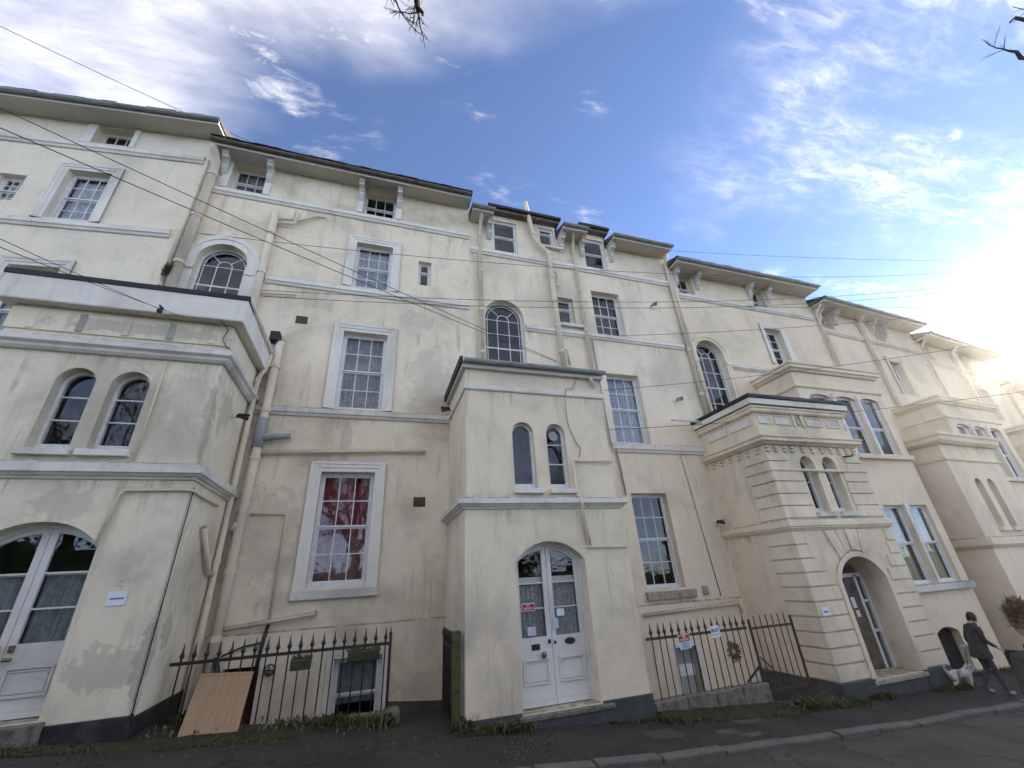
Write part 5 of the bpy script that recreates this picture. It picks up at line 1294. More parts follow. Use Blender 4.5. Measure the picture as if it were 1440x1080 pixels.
# ------------------------------------------------------------------ overhead wires
def wire(a, b_, label, sag=.15, r=.007):
    A, B = Vector(a), Vector(b_); pts = []
    for i in range(25):
        t = i / 24; p = A.lerp(B, t); p.z -= sag * 4 * t * (1 - t); pts.append(tuple(p))
    q = MB(); q.tube(pts, r, 5); single(q, 'overhead_wire', 'wire_black', label, 'wire', group='overhead telephone wires', origin=pts[0])
wire((-9.81, 8.0, 14.23), (-3.35, 11.5, 15.69), 'overhead wire crossing above the roof of the taller end house', .1, .008)
WD = 'dark overhead wire slanting down across the red-curtained house to the roughcast porch'
wire((-5.35, 5.0, 7.93), (4.57, 9.4, 7.48), WD, .05, .0065); wire((-4.68, 4.5, 7.0), (4.67, 9.4, 7.42), WD, .05, .0065)
WP_ = 'dark overhead wire reaching the white fascia of the weathered porch'
wire((-3.65, 4.0, 5.08), (-3.77, 7.23, 6.43), WP_, .02, .0045); wire((-3.61, 4.0, 4.97), (-3.39, 7.3, 6.35), WP_, .02, .0045)
wire((-5.42, 9.55, 10.15), (30.79, 7.0, 14.59), 'long wire crossing the attic level of every house from the fat downpipe', 1.2)
wire((9.39, 10.5, 13.77), (30.91, 7.0, 14.71), 'wire running against the sky from behind the dormered roof', .25)
WG = 'one of two parallel wires crossing above the arched stair windows'
wire((-3.1, 9.4, 8.61), (27.85, 6.5, 13.0), WG, .9); wire((-2.99, 9.4, 8.44), (27.47, 6.5, 12.65), WG, .9)
wire((6.86, 9.4, 8.63), (23.79, 6.0, 10.36), 'wire leaving the dormered house at the foot of its second-floor window', .25)
wire((12.61, 9.4, 10.67), (25.64, 6.5, 10.93), 'wire leaving the attic of the house with the square bay', .15)
wire((5.96, 9.4, 6.68), (20.21, 5.5, 8.16), 'wire crossing the top of the first-floor window of the dormered house', .2)
wire((5.69, 9.3, 5.44), (17.87, 5.5, 5.98), 'wire crossing the panelled parapet of the rusticated porch', .15)

# ------------------------------------------------------------------ moss, weeds
def moss_strip(name, pts, seed, label, h=.02, lift=0.0):
    """uneven mossy cushion lying along the foot of a wall; pts are (x, y, half width)"""
    q = MB(); rr = random.Random(seed); rows = []
    N = 60; M = 6
    for i in range(N + 1):
        t = i / N * (len(pts) - 1); k = min(int(t), len(pts) - 2); u = t - k
        x = pts[k][0] + (pts[k + 1][0] - pts[k][0]) * u; y = pts[k][1] + (pts[k + 1][1] - pts[k][1]) * u; w = pts[k][2] + (pts[k + 1][2] - pts[k][2]) * u
        w2 = w * rr.uniform(.6, 1.15)
        rows.append([(x, y - w2 + 2 * w2 * j / M if j < M else y + w, gz(x) + lift * (j / M) ** .8 * rr.uniform(.85, 1.1) + (0.004 if j == 0 else h * (1 - abs(2 * j / M - 1) ** 2) * rr.uniform(.4, 1.4) + .008)) for j in range(M + 1)])
    for i in range(N):
        for j in range(M): q.quad(rows[i][j], rows[i + 1][j], rows[i + 1][j + 1], rows[i][j + 1])
    o = build(q, name, 'moss', None, smooth=True); tag(o, label, 'moss', None, 'stuff')
moss_strip('moss', [(-5.8, 7.2, .16), (-3.2, 7.22, .14), (-2.4, 7.35, .28), (-1.2, 7.75, .38), (.2, 8.0, .26), (.5, 8.1, .1)], 3, 'green mossy strip along the foot of the weathered porch and black railing', .03)
moss_strip('moss', [(4.75, 7.40, .12), (6, 7.30, .22), (7.3, 7.27, .26), (8.6, 7.3, .2), (8.95, 7.35, .1)], 4, 'green mossy strip in front of the thin dark railing', .04, .09)
moss_strip('moss', [(1.3, 7.35, .1), (2.0, 7.36, .12), (2.5, 7.32, .06)], 5, 'mossy patch at the foot of the roughcast porch', .02)
def weeds(spots, seed, label, name='weeds', mat='leaf_weed'):
    q = MB(); rr = random.Random(seed)
    for (x0, x1, y, dy, n, h) in spots:
        for i in range(n):
            x = rr.uniform(x0, x1); yy = y + rr.gauss(0, dy); z = gz(x) + .003; a = rr.random() * 2 * PI; hh = h * rr.uniform(.35, 1.2); w = rr.uniform(.004, .014) * (1 + h * 3)
            lx, ly = math.cos(a) * hh * rr.uniform(.2, .9), math.sin(a) * hh * rr.uniform(.2, .9)
            px_, py_ = -math.sin(a) * w, math.cos(a) * w
            m1 = (x + lx * .45, yy + ly * .45, z + hh * .75)
            q.quad((x - px_ * .4, yy - py_ * .4, z), (x + px_ * .4, yy + py_ * .4, z), (m1[0] + px_, m1[1] + py_, m1[2]), (m1[0] - px_, m1[1] - py_, m1[2]))
            q.poly([(m1[0] - px_, m1[1] - py_, m1[2]), (m1[0] + px_, m1[1] + py_, m1[2]), (x + lx, yy + ly, z + hh * rr.uniform(.6, 1.0))])
    o = build(q, name, mat, None, fix=False); tag(o, label, 'weeds', None, 'stuff')
weeds([(-5.8, -2.7, 7.2, .10, 700, .05), (-2.7, -.9, 7.45, .18, 600, .04), (-1.1, .5, 7.95, .09, 500, .11), (-.5, -.2, 7.9, .06, 160, .17), (.2, .5, 7.98, .05, 120, .15), (-2.4, -2.1, 8.2, .06, 60, .16)], 11, 'short grass and weeds along the weathered porch and black railing')
weeds([(1.35, 2.5, 7.36, .05, 260, .09), (1.3, 1.6, 7.45, .05, 90, .16), (2.0, 2.45, 7.3, .06, 160, .12), (3.8, 4.75, 7.40, .03, 260, .05)], 12, 'weeds sprouting along the foot of the roughcast porch')
weeds([(4.7, 5.2, 7.30, .10, 350, .09), (5.2, 7.3, 7.3, .12, 600, .05), (7.2, 8.4, 7.30, .10, 420, .12), (7.5, 7.9, 7.25, .06, 160, .18), (8.3, 9.2, 7.25, .08, 400, .09), (9.5, 10.0, 7.35, .05, 220, .12), (11.3, 12.4, 7.35, .08, 500, .09)], 13, 'weeds and grass along the thin railing and rusticated porch')
weeds([(16.3, 19, 7.6, .15, 400, .08), (12.3, 16.2, 8.0, .12, 500, .08)], 14, 'grass tufts along the far wall foot')
weeds([(-5.0, -4.9, 9.5, .02, 10, .05)], 15, 'tiny weeds hidden behind the weathered porch') if False else None
weeds([(-2.6, .5, 7.8, .15, 260, .10), (-1.0, .4, 7.95, .06, 120, .18)], 21, 'dry straw stems among the weeds under the black railing', 'dry_grass', 'straw')
weeds([(1.4, 2.5, 7.36, .05, 120, .14), (7.2, 8.6, 7.3, .1, 200, .14), (4.8, 7.2, 7.3, .1, 160, .08)], 22, 'dry straw stems among the weeds by the thin railing', 'dry_grass', 'straw')
# dead stems by the roughcast porch
q = MB(); rr = random.Random(2)
for i in range(14):
    x = 1.62 + rr.uniform(-.2, .35); y = 7.44; z = gz(x); pts = [(x, y, z)]
    for k in range(4): pts.append((pts[-1][0] + rr.gauss(0, .035), y - .01 * k, pts[-1][2] + rr.uniform(.03, .07)))
    q.tube(pts, .0035, 4, .0015)
single(q, 'dead_weed', 'straw', 'spray of dry brown stems at the left foot of the roughcast porch', 'weed')
# fern growing at the head of the pipe behind the weathered porch
q = MB()
for i in range(110):
    a = rr.random() * 2 * PI; l = rr.uniform(.05, .17); x, y, z = -4.95 + rr.uniform(-.06, .1), 9.36, 8.75 + rr.uniform(-.15, .15)
    q.poly([(x, y, z), (x + l * math.cos(a) * .7, y - rr.uniform(.02, .15), z + l * math.sin(a) * .8 + .05), (x + l * math.cos(a + .25) * .5, y - rr.uniform(.02, .12), z + l * math.sin(a + .25) * .55)])
single(q, 'fern', 'leaf_weed', 'small fern growing behind the fat downpipe left of the arched window', 'plant')
# bird netting spikes in the eave of the red-curtained house
q = MB()
for i in range(40):
    x = -1.0 + i * .021; q.tube([(x, 9.35, 12.83), (x + rr.uniform(-.05, .05), 9.22 + rr.uniform(-.05, .05), 12.72)], .004, 4)
single(q, 'bird_spikes', 'iron_rust', 'dark bird spikes under the soffit above an attic window', 'bird spikes')

# ------------------------------------------------------------------ people and dog
def skin_body(name, verts, edges, radii, mat, parent=None, sub=2, root=0):
    me = bpy.data.meshes.new(name); og = org(parent) if parent else (0, 0, 0)
    me.from_pydata([(a - og[0], b_ - og[1], c - og[2]) for a, b_, c in verts], edges, []); me.materials.append(MAT[mat])
    o = link(name, me, parent)
    sk = o.modifiers.new('skin', 'SKIN'); sk.use_smooth_shade = True
    for i, r in enumerate(radii):
        v = me.skin_vertices[0].data[i]; v.radius = r if isinstance(r, tuple) else (r, r); v.use_root = (i == root)
    ss = o.modifiers.new('sub', 'SUBSURF'); ss.levels = sub; ss.render_levels = sub
    return o
def bake(o):
    dg = bpy.context.evaluated_depsgraph_get(); me = bpy.data.meshes.new_from_object(o.evaluated_get(dg)); o.modifiers.clear(); o.data = me
    me.polygons.foreach_set('use_smooth', [True] * len(me.polygons)); return o
def clothe(o, rules):
    """assign materials to faces of the one body mesh by a test on the face centre"""
    for mname, _ in rules:
        if MAT[mname].name not in [m_.name for m_ in o.data.materials]: o.data.materials.append(MAT[mname])
    idx = {m_.name: i for i, m_ in enumerate(o.data.materials)}
    for p in o.data.polygons:
        c = p.center
        for mname, test in rules:
            if test(c): p.material_index = idx[mname]; break
def head(parent, c, r, face, hairmat, hair='short', seed=1):
    """head with brow, nose, mouth, ears and hair; face is the yaw in degrees of the direction looked at (0 = -Y)"""
    bm = bmesh.new(); bmesh.ops.create_uvsphere(bm, u_segments=28, v_segments=20, radius=1.0)
    for v in bm.verts:
        x, y, z = v.co
        j = max(0, -z); w = 1 - .30 * j ** 1.5
        x *= .76 * w; y *= .92 * (1 - .18 * j if y > 0 else 1 - .05 * j)
        if y < 0:
            y -= .16 * math.exp(-((x / .10) ** 2 + ((z + .12) / .16) ** 2)) * 1.0            # nose
            y += .07 * (math.exp(-(((x - .30) / .13) ** 2 + ((z - .06) / .09) ** 2)) + math.exp(-(((x + .30) / .13) ** 2 + ((z - .06) / .09) ** 2)))   # eye sockets
            y -= .04 * math.exp(-((x / .20) ** 2 + ((z + .43) / .06) ** 2)); y -= .05 * math.exp(-((x / .2) ** 2 + ((z + .78) / .15) ** 2))
        v.co = (x, y, z * 1.12)
    for s in (-1, 1):
        e = bmesh.ops.create_uvsphere(bm, u_segments=8, v_segments=6, radius=.17)['verts']
        for v in e: v.co = (v.co.x * .35 + s * .76, v.co.y * .8 + .05, v.co.z * 1.25 - .05)
    M = Matrix.Translation(Vector(c) - Vector(org(parent))) @ Matrix.Rotation(R(face), 4, 'Z') @ Matrix.Scale(r, 4)
    bm.transform(M); me = bpy.data.meshes.new('head'); bm.to_mesh(me); bm.free(); me.materials.append(MAT['skin']); me.polygons.foreach_set('use_smooth', [True] * len(me.polygons))
    h = link('head', me, parent)
    # hair: shell plus locks
    q = MB(); rr = random.Random(seed); Mi = Matrix.Rotation(R(face), 3, 'Z')
    n = 900 if hair == 'tousled' else 420
    for i in range(n):
        u = rr.uniform(-.35 if hair != 'tousled' else -.2, 1); a = rr.random() * 2 * PI; s_ = math.sqrt(max(0, 1 - u * u))
        d = Vector((s_ * math.cos(a) * .80, s_ * math.sin(a) * .97, u * 1.16))
        if d.y < -.55 and d.z < .45: continue
        if hair == 'tousled':
            tip = d * rr.uniform(1.15, 1.42) + Vector((rr.gauss(0, .13), rr.gauss(0, .13), rr.gauss(.05, .10)))
        else:
            tip = d * 1.05 + Vector((rr.gauss(0, .05), .08, -rr.uniform(.2, .9) if hair == 'long' else -.1))
        t = d.cross(Vector((0, 0, 1)));  t = t.normalized() * rr.uniform(.05, .10) if t.length > .01 else Vector((.07, 0, 0))
        mid = (d * 1.06 + tip) / 2 + d * .06
        P_ = [Mi @ (p_ * r) + Vector(c) for p_ in (d * .98 - t, d * .98 + t, mid + t * .8, mid - t * .8, tip)]
        q.quad(*[tuple(P_[k]) for k in (0, 1, 2, 3)]); q.poly([tuple(P_[3]), tuple(P_[2]), tuple(P_[4])])
    build(q, 'hair', hairmat, parent, fix=False)
    bm = bmesh.new(); bmesh.ops.create_uvsphere(bm, u_segments=18, v_segments=12, radius=1.0)
    bmesh.ops.delete(bm, geom=[v for v in bm.verts if v.co.z < -.2 or (v.co.y < -.45 and v.co.z < .5)], context='VERTS')
    for v in bm.verts: v.co = (v.co.x * .80, v.co.y * .97 + .02, v.co.z * 1.17)
    bm.transform(M); me = bpy.data.meshes.new('hair_cap'); bm.to_mesh(me); bm.free(); me.materials.append(MAT[hairmat]); me.polygons.foreach_set('use_smooth', [True] * len(me.polygons)); link('hair_cap', me, parent)
    return h
def hand_chain(V, E, Rr, wrist_i, w, d, side, s=1.0):
    """palm and five curled fingers added to a skin skeleton; d is the hanging direction"""
    d = Vector(d).normalized(); sd_ = Vector(side).normalized(); nrm = d.cross(sd_)
    base = len(V); palm = Vector(w) + d * .045 * s
    V.append(tuple(palm)); E.append((wrist_i, base)); Rr.append((.026 * s, .016 * s))
    for k, (off, L) in enumerate(((-.027, .055), (-.009, .068), (.009, .064), (.026, .05))):
        p0 = palm + d * .035 * s + sd_ * off * s; p1 = p0 + d * L * .5 * s + nrm * .008 * s; p2 = p1 + d * L * .35 * s + nrm * .022 * s
        i0 = len(V); V += [tuple(p0), tuple(p1), tuple(p2)]; E += [(base, i0), (i0, i0 + 1), (i0 + 1, i0 + 2)]; Rr += [.0085 * s, .008 * s, .007 * s]
    t0 = palm - d * .01 * s - sd_ * .03 * s; t1 = t0 - sd_ * .018 * s + d * .032 * s; t2 = t1 + d * .026 * s + nrm * .01 * s
    i0 = len(V); V += [tuple(t0), tuple(t1), tuple(t2)]; E += [(base, i0), (i0, i0 + 1), (i0 + 1, i0 + 2)]; Rr += [.011 * s, .0095 * s, .008 * s]
def person(label, base, yaw, H, pose, mats, hairmat, hair, lean=0.0, headyaw=0.0, stride=.16, seed=1, lead=None):
    """standing / walking figure of height H, one continuous body mesh; built facing -Y then turned by yaw"""
    P = thing('person', label, 'person', base, (0, 0, 0), yaw)
    k = H / 1.70; ln = math.tan(R(lean))
    def p(x, y, z): return (x * k, (y - ln * max(0, z - .85)) * k, z * k)
    V = [p(0, 0, .92), p(0, 0, 1.06), p(0, 0, 1.22), p(0, .01, 1.37), p(0, -.005, 1.45), p(0, -.02, 1.53)]
    E = [(0, 1), (1, 2), (2, 3), (3, 4), (4, 5)]
    Rr = [(.155 * k, .115 * k), (.145 * k, .105 * k), (.165 * k, .115 * k), (.15 * k, .10 * k), (.06 * k, .055 * k), (.05 * k, .05 * k)]
    hands = []
    for s, (ey, ez, hy, hz, hx) in zip((-1, 1), pose):
        i = len(V); V += [p(s * .175, .01, 1.38), p(s * .225, ey, ez), p(s * hx, hy, hz)]
        E += [(3, i), (i, i + 1), (i + 1, i + 2)]; Rr += [.066 * k, .050 * k, .032 * k]
        d = Vector(V[i + 2]) - Vector(V[i + 1]); hand_chain(V, E, Rr, i + 2, V[i + 2], d, (0, -1, 0) if abs(d.normalized().y) < .8 else (1, 0, 0), k); hands.append(V[i + 2])
    for s in (-1, 1):
        yy = stride * s; i = len(V)
        bend = .05 if s > 0 else -.02
        V += [p(s * .09, 0, .86), p(s * .095, -.06 + yy * .35 - bend, .50), p(s * .095, yy + (.05 if yy > 0 else 0), .10 if yy <= 0 else .13), p(s * .10, yy - .05, .045), p(s * .105, yy - .15, .035)]
        E += [(0, i), (i, i + 1), (i + 1, i + 2), (i + 2, i + 3), (i + 3, i + 4)]; Rr += [.095 * k, .066 * k, .046 * k, (.045 * k, .04 * k), (.045 * k, .03 * k)]
    b_ = bake(skin_body('body', V, E, Rr, mats[0], P))
    zc_ = .90 * k
    hs = [Vector(h_) for h_ in hands]
    clothe(b_, [('skin', lambda c: any((c - h_).length < .15 * k and c.z < h_.z + .005 for h_ in hs)), ('skin', lambda c: c.z > 1.46 * k), (mats[2], lambda c: c.z < .085 * k), (mats[1], lambda c: c.z < zc_ and abs(c.x) < .2 * k), (mats[0], lambda c: True)])
    hc = p(0, -.05, 1.60); head(P, hc, .105 * k, headyaw, hairmat, hair, seed)
    # open coat hem and collar as clothing pieces
    q = MB(); n = 20; rows = []
    for (z, rx, ry) in ((1.30, .205, .15), (1.1, .19, .145), (.92, .20, .16), (.74, .225, .185)):
        rows.append([p(rx * math.cos(2 * PI * i / n), ry * math.sin(2 * PI * i / n) * (1 + .05 * math.sin(5 * i)), z + (.015 * math.sin(i * 2.1) if z < .8 else 0)) for i in range(n)])
    for a in range(3):
        for i in range(n): q.quad(rows[a][i], rows[a][(i + 1) % n], rows[a + 1][(i + 1) % n], rows[a + 1][i])
    build(q, 'coat', mats[0], P, smooth=True)
    q = MB(); ring = [p(.075 * math.cos(2 * PI * i / 14), -.01 + .07 * math.sin(2 * PI * i / 14), 1.45) for i in range(15)]; q.tube(ring, .026 * k, 8); build(q, 'collar', mats[0], P, smooth=True)
    return P, hands
bz = gz(12.0)
pw, hw_ = person('person in a dark coat walking a small pale dog past the rusticated porch', (12.1, 6.78, bz), 62, 1.42, ((-.02, 1.12, -.20, .98, .27), (.06, 1.12, -.05, .90, .26)), ('coat', 'trousers', 'shoe'), 'hair_dark', 'long', lean=9, headyaw=0, stride=.14, seed=3)
# bag on the hip
q = MB(); q.prism([(.16, .62), (.30, .60), (.31, .80), (.17, .82)], 'y', -.12, .14); q.v = [(a, b_, c) for a, b_, c in q.v]
bg = link('shoulder_bag', q.data('shoulder_bag', 'cushion_grey'), None, (12.1, 6.78, bz), (0, 0, R(62))); md = bg.modifiers.new('bevel', 'BEVEL'); md.width = .03; md.segments = 3
tag(bg, 'pale shoulder bag hanging at the hip of the dog walker', 'bag')

# dog
DG = thing('dog', 'small pale rough-coated dog with raised tail by the rusticated porch plinth', 'dog', (12.15, 7.36, gz(12.15)), (0, 0, 0), -20)
V = [(.0, 0, .25), (-.14, 0, .245), (.15, 0, .25), (.22, 0, .32), (.29, 0, .36), (.36, 0, .335), (-.21, 0, .27), (-.26, 0, .36), (-.23, 0, .43), (.0, 0, .24)]
E_ = [(0, 1), (0, 2), (2, 3), (3, 4), (4, 5), (1, 6), (6, 7), (7, 8)]
Rr = [(.085, .085), (.078, .08), (.085, .092), .06, (.058, .055), .032, .035, .024, .018, .05]
E_.append((0, 9))
for sx, fx in ((1, 1), (1, -1), (-1, 1), (-1, -1)):
    i = len(V); y = .055 * fx
    if sx > 0:
        V += [(.16, y, .18), (.155 + .02 * fx, y, .10), (.16 + .03 * fx, y, .03), (.19 + .03 * fx, y, .014)]; E_ += [(2, i), (i, i + 1), (i + 1, i + 2), (i + 2, i + 3)]; Rr += [.042, .026, .021, .02]
    else:
        V += [(-.15, y, .19), (-.10 + .02 * fx, y, .135), (-.19 + .02 * fx, y, .085), (-.175 + .02 * fx, y, .025), (-.145 + .02 * fx, y, .014)]; E_ += [(1, i), (i, i + 1), (i + 1, i + 2), (i + 2, i + 3), (i + 3, i + 4)]; Rr += [.05, .034, .022, .02, .02]
for s in (-1, 1):
    i = len(V); V += [(.275, .045 * s, .40), (.27, .075 * s, .37)]; E_ += [(4, i), (i, i + 1)]; Rr += [.022, .016]
V.append((.36, .012, .335)); E_.append((5, len(V) - 1)); Rr.append(.02)
db = bake(skin_body('body', V, E_, Rr, 'dog_fur', DG))
q = MB(); q.lathe([(.002, 0), (.014, .004), (.013, .016), (.003, .02)], .388, 0, .33, 8); build(q, 'nose', 'iron_black', DG, smooth=True)
rr = random.Random(6); q = MB()
me = db.data; polys = [pp for pp in me.polygons if pp.center.z > .06]
for i in range(1500):
    pp = rr.choice(polys); c = pp.center; nn = pp.normal; l = rr.uniform(.012, .03); t = Vector((rr.gauss(-.5, .4), rr.gauss(0, .4), rr.gauss(-.6, .3))); tip = c + (nn * .8 + t).normalized() * l; sd_ = nn.cross(t).normalized() * .004
    q.poly([tuple(c - sd_), tuple(c + sd_), tuple(tip)])
build(q, 'fur', 'dog_fur', DG, fix=False)['kind'] = 'stuff'
q = MB(); A = Vector((12.0, 6.95, bz + .78)); B = Vector((12.30, 7.30, gz(12.3) + .33))
q.tube([tuple(A.lerp(B, t / 8) - Vector((0, 0, .10 * 4 * (t / 8) * (1 - t / 8)))) for t in range(9)], .006, 5); single(q, 'dog_lead', 'coat', 'thin dark dog lead between the walker and the pale dog', 'lead')

# second person, near, mostly outside the frame
pn, _h = person('person with tousled fair hair standing on the road nearby', (4.97, 2.36, gz(4.97) - .05), 150, 1.86, ((.02, 1.12, -.04, .86, .26), (.02, 1.12, -.04, .86, .26)), ('jacket', 'trousers', 'shoe'), 'hair_fair', 'tousled', headyaw=0, stride=.03, seed=9)

# ------------------------------------------------------------------ trees and hedge across the road
def grow(q, p, d, L, r, depth, rr, bias=Vector((0, 0, .15)), seg=5, tips=None):
    pts = [p]; dd = d.normalized(); n = 4
    for i in range(n):
        dd = (dd + Vector((rr.gauss(0, .16), rr.gauss(0, .16), rr.gauss(0, .12))) + bias * .25).normalized()
        pts.append(pts[-1] + dd * (L / n))
    r2 = r * .62
    q.tube([tuple(t) for t in pts], r, max(4, seg), r2, cap=False)
    if depth == 0: return
    for i in range(rr.choice((2, 3, 3))):
        k = rr.randint(1, n); base = pts[k]
        nd_ = (dd + Vector((rr.gauss(0, .6), rr.gauss(0, .6), rr.gauss(.05, .4)))).normalized()
        grow(q, base, nd_, L * rr.uniform(.58, .8), (r + (r2 - r) * k / n) * rr.uniform(.55, .75), depth - 1, rr, bias, seg - 1)
    grow(q, pts[-1], dd, L * .75, r2 * .95, depth - 1, rr, bias, seg - 1)
def limb_twigs(q, path, r0, r1, rr, twig_n, twig_l):
    pts = [Vector(p_) for p_ in path]
    fine = []
    for i in range(len(pts) - 1):
        for t in range(4): fine.append(pts[i].lerp(pts[i + 1], t / 4) + Vector((rr.gauss(0, .02), rr.gauss(0, .02), rr.gauss(0, .02))) * (1 if t else 0))
    fine.append(pts[-1])
    q.tube([tuple(f) for f in fine], r0, 6, r1)
    for i in range(twig_n):
        k = rr.randint(int(len(fine) * .35), len(fine) - 1); dd = (fine[k] - fine[k - 1]).normalized()
        nd_ = (dd + Vector((rr.gauss(0, .7), rr.gauss(0, .5), rr.gauss(-.2, .5)))).normalized()
        grow(q, fine[k], nd_, twig_l * rr.uniform(.5, 1.2), max(.004, r1 * .8), 2, rr, Vector((0, .1, -.1)), 4)
def bare_tree(label, x, y, h, seed, limbs=()):
    z = gz(x) - .1
    P = thing('bare_tree', label, 'tree', (x, y, z), (x, y, z)); rr = random.Random(seed)
    q = MB(); tp = Vector((x + .2, y + .1, z + h * .34))
    q.tube([(x, y, z - .2), (x, y, z + .2), (x + .05, y, z + h * .15), tuple(tp)], .30, 10, .2); build(q, 'trunk', 'bark', P, smooth=True)
    q = MB()
    for i in range(5):
        a = i * 2 * PI / 5 + rr.random(); grow(q, tp, Vector((math.cos(a) * .7, math.sin(a) * .7, 1.0)), h * .24, .11, 5, rr, seg=7)
    for path, n, l in limbs: limb_twigs(q, [tuple(tp)] + path, .09, .012, rr, n, l)
    build(q, 'crown', 'bark', P, fix=False)
bare_tree('leafless tree across the road whose twigs hang over the middle of the street', -1.2, -5.2, 10.5, 21, [([(-.9, -2.5, 7.2), (-.4, .3, 7.9), (-.1, 1.75, 7.35), (.0, 2.15, 7.02), (.06, 2.20, 7.0)], 14, .16), ([(-.8, -2.2, 7.4), (-.7, .2, 7.9), (-.45, 1.8, 7.35), (-.22, 2.14, 7.0)], 10, .15)])
bare_tree('leafless tree farther down the street reaching out with thin twigs', 10.5, -5.0, 9.5, 34, [([(8.5, -2.2, 6.4), (7.0, -.2, 6.95), (6.35, .45, 6.95), (6.14, .58, 7.10)], 5, .16), ([(8.6, -2.0, 6.2), (7.2, .0, 6.6), (6.5, .68, 6.72), (6.26, .73, 6.92)], 4, .16)])
bare_tree('leafless tree uphill across the road', -11.5, -6.0, 10.0, 55)
# unseen hedge opposite, added to block low sky light from the lower facade
q = MB(); rr = random.Random(77)
x = -26
while x < 40:
    z0 = gz(x)
    for i in range(70):
        a, b_, c = x + rr.uniform(-.3, .6), -4.6 + rr.gauss(0, .45), z0 + rr.uniform(0, 3.4 + .5 * math.sin(x * .7)) ; t = rr.random() * 2 * PI; l = rr.uniform(.08, .2)
        v1 = Vector((math.cos(t), math.sin(t), rr.uniform(-.5, .8))) * l; v2 = Vector((-math.sin(t), math.cos(t), rr.uniform(-.4, .4))) * l * .5; o_ = Vector((a, b_, c))
        q.quad(tuple(o_), tuple(o_ + v1 * .5 + v2), tuple(o_ + v1), tuple(o_ + v1 * .5 - v2))
    x += .3
n = 60
for i in range(n):
    xa, xb = -26 + 66 * i / n, -26 + 66 * (i + 1) / n; q.box(xa, xb, -5.0, -4.3, gz(xa) - .2, gz(xa) + 2.9 + .4 * math.sin(xa * .7))
o = build(q, 'hedge', 'leaf_hedge', None, fix=False); tag(o, 'unseen evergreen hedge added across the road to block low sky', 'hedge')
hm = bpy.data.materials.new('haze'); hm.use_nodes = True; hn = hm.node_tree; hn.nodes.remove(hn.nodes['Principled BSDF'])  # volume added to imitate veiling glare of the lens on the sun side
pv = hn.nodes.new('ShaderNodeVolumePrincipled'); pv.inputs['Density'].default_value = 0.00045; pv.inputs['Anisotropy'].default_value = 0.86; pv.inputs['Color'].default_value = (0.95, 0.93, 0.9, 1)
hn.links.new(pv.outputs[0], hn.nodes['Material Output'].inputs['Volume']); MAT['haze'] = hm
q = MB(); q.box(-950, 950, -950, 950, -3.0, 17.5); o = build(q, 'haze', 'haze', None); o['kind'] = 'stuff'; o['label'] = 'thin haze added over the street to imitate lens glare'

# evergreen trees behind the hedge
def evergreen(label, x, y, h, r, seed):
    z = gz(x) - .1; P = thing('evergreen_tree', label, 'tree', (x, y, z), (x, y, z)); rr = random.Random(seed)
    q = MB(); q.tube([(x, y, z - .2), (x + .05, y, z + h * .4), (x, y, z + h * .9)], .22, 8, .05); build(q, 'trunk', 'bark', P, smooth=True)
    q = MB(); q2 = MB()
    clumps = []
    for i in range(46):
        t = rr.uniform(.14, 1.0); a = rr.random() * 2 * PI; rad = r * math.sqrt(max(.03, 1 - t)) * rr.uniform(.35, 1.0) ; c = Vector((x + rad * math.cos(a), y + rad * math.sin(a), z + h * t)); clumps.append((c, rr.uniform(.45, .95)))
        if rad > .5: q2.tube([(x, y, z + h * t * .92), tuple(c)], .035, 4, .012)
    for c, cr in clumps:
        for k in range(150):
            d = Vector((rr.gauss(0, 1), rr.gauss(0, 1), rr.gauss(0, .8))).normalized() * cr * rr.random() ** .4; o_ = c + d; t = rr.random() * 2 * PI; l = rr.uniform(.09, .2)
            v1 = Vector((math.cos(t), math.sin(t), rr.uniform(-.7, .5))) * l; v2 = Vector((-math.sin(t), math.cos(t), rr.uniform(-.4, .4))) * l * .5
            q.quad(tuple(o_), tuple(o_ + v1 * .5 + v2), tuple(o_ + v1), tuple(o_ + v1 * .5 - v2))
    build(q, 'crown', 'leaf_hedge', P, fix=False); build(q2, 'limbs', 'bark', P)
evergreen('broad dark evergreen behind the hedge opposite the weathered porch', -9.0, -7.5, 8.5, 2.6, 5)
evergreen('taller dark evergreen uphill behind the hedge', -15.0, -7.0, 10.0, 2.8, 6)
evergreen('dark evergreen behind the hedge opposite the roughcast porch', 3.4, -8.5, 8.0, 2.4, 7)
evergreen('slim dark evergreen behind the hedge opposite the thin railing', 7.8, -8.0, 7.0, 2.0, 8)
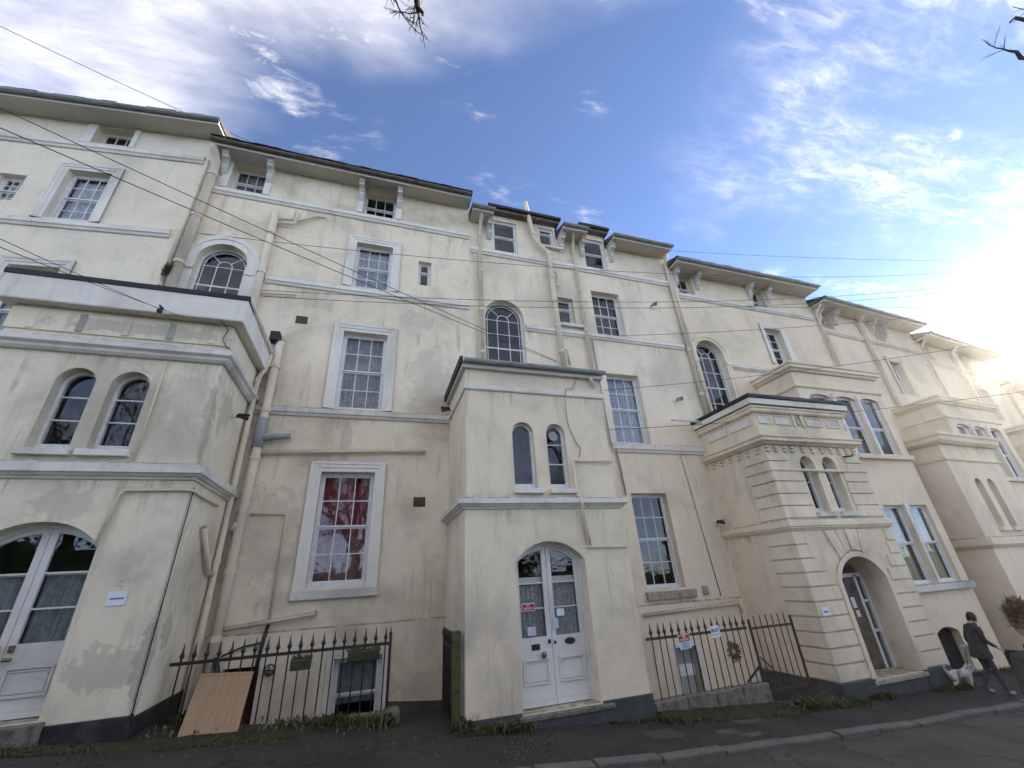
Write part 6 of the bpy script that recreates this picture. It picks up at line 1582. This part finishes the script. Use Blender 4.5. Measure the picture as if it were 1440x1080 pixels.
# street surface details
q = MB(); q.box(-.30, .30, -.20, .20, -.03, .006)
co = build(q, 'utility_cover', 'iron_rust', None, bevel=.006); co.location = (4.3, 6.75, gz(4.3) + .004); co.rotation_euler = (0, R(4.2), R(3)); tag(co, 'rectangular iron utility cover set in the pavement', 'cover')
for i, (px_, py_, lx, ly, rz_) in enumerate(((5.35, 6.62, .20, .10, 4), (5.62, 6.42, .22, .08, 6), (6.1, 7.0, .3, .09, 2))):
    q = MB(); q.box(-lx, lx, -ly, ly, -.02, .005); pb = build(q, 'concrete_patch', 'patch_concrete', None, bevel=.004); pb.location = (px_, py_, gz(px_) + .003); pb.rotation_euler = (0, R(3.8), R(rz_)); tag(pb, ('pale concrete patch in the pavement near the kerb', 'smaller pale patch beside another at the kerb', 'long pale repair strip in the pavement by the thin railing')[i], 'patch')
q = MB(); rr = random.Random(31)
for i in range(900):
    x = rr.uniform(-5, 14); t = rr.random(); y = 7.1 + rr.gauss(0, .25) if t < .45 else ky(x) - abs(rr.gauss(0, .12)) - .01 if t < .8 else rr.uniform(6.1, 7.4)
    z = gz(x) + (.006 if y > ky(x) else -.044); a = rr.random() * 2 * PI; l = rr.uniform(.012, .035)
    u_ = Vector((math.cos(a), math.sin(a), rr.uniform(0, .5))) * l; w_ = Vector((-math.sin(a), math.cos(a), rr.uniform(0, .4))) * l * .55; o_ = Vector((x, y, z))
    q.quad(tuple(o_), tuple(o_ + u_ * .5 + w_), tuple(o_ + u_), tuple(o_ + u_ * .5 - w_))
o = build(q, 'leaf_litter', 'straw', None, fix=False); tag(o, 'scattered dead leaves on the pavement and in the gutter', 'leaves', None, 'stuff')
q = MB()
for i in range(2600):
    x = rr.uniform(.3, 14); t = rr.random(); y = ky(x) - abs(rr.gauss(0, .18)) - .02 if t < .6 else 6.9 + rr.gauss(0, .35)
    if t > .94: x = 2.1 + rr.gauss(0, .35); y = 6.8 + rr.gauss(0, .4)
    z = gz(x) + (.002 if y > ky(x) else -.048); s_ = rr.uniform(.004, .011)
    q.poly([(x - s_, y - s_ * .6, z), (x + s_, y - s_ * .7, z), (x, y, z + s_ * 1.1)]); q.poly([(x + s_, y - s_ * .7, z), (x + s_ * .2, y + s_, z), (x, y, z + s_ * 1.1)]); q.poly([(x + s_ * .2, y + s_, z), (x - s_, y - s_ * .6, z), (x, y, z + s_ * 1.1)])
o = build(q, 'grit', 'kerb_stone', None, fix=False); tag(o, 'pale grit along the gutter and pavement', 'grit', None, 'stuff')
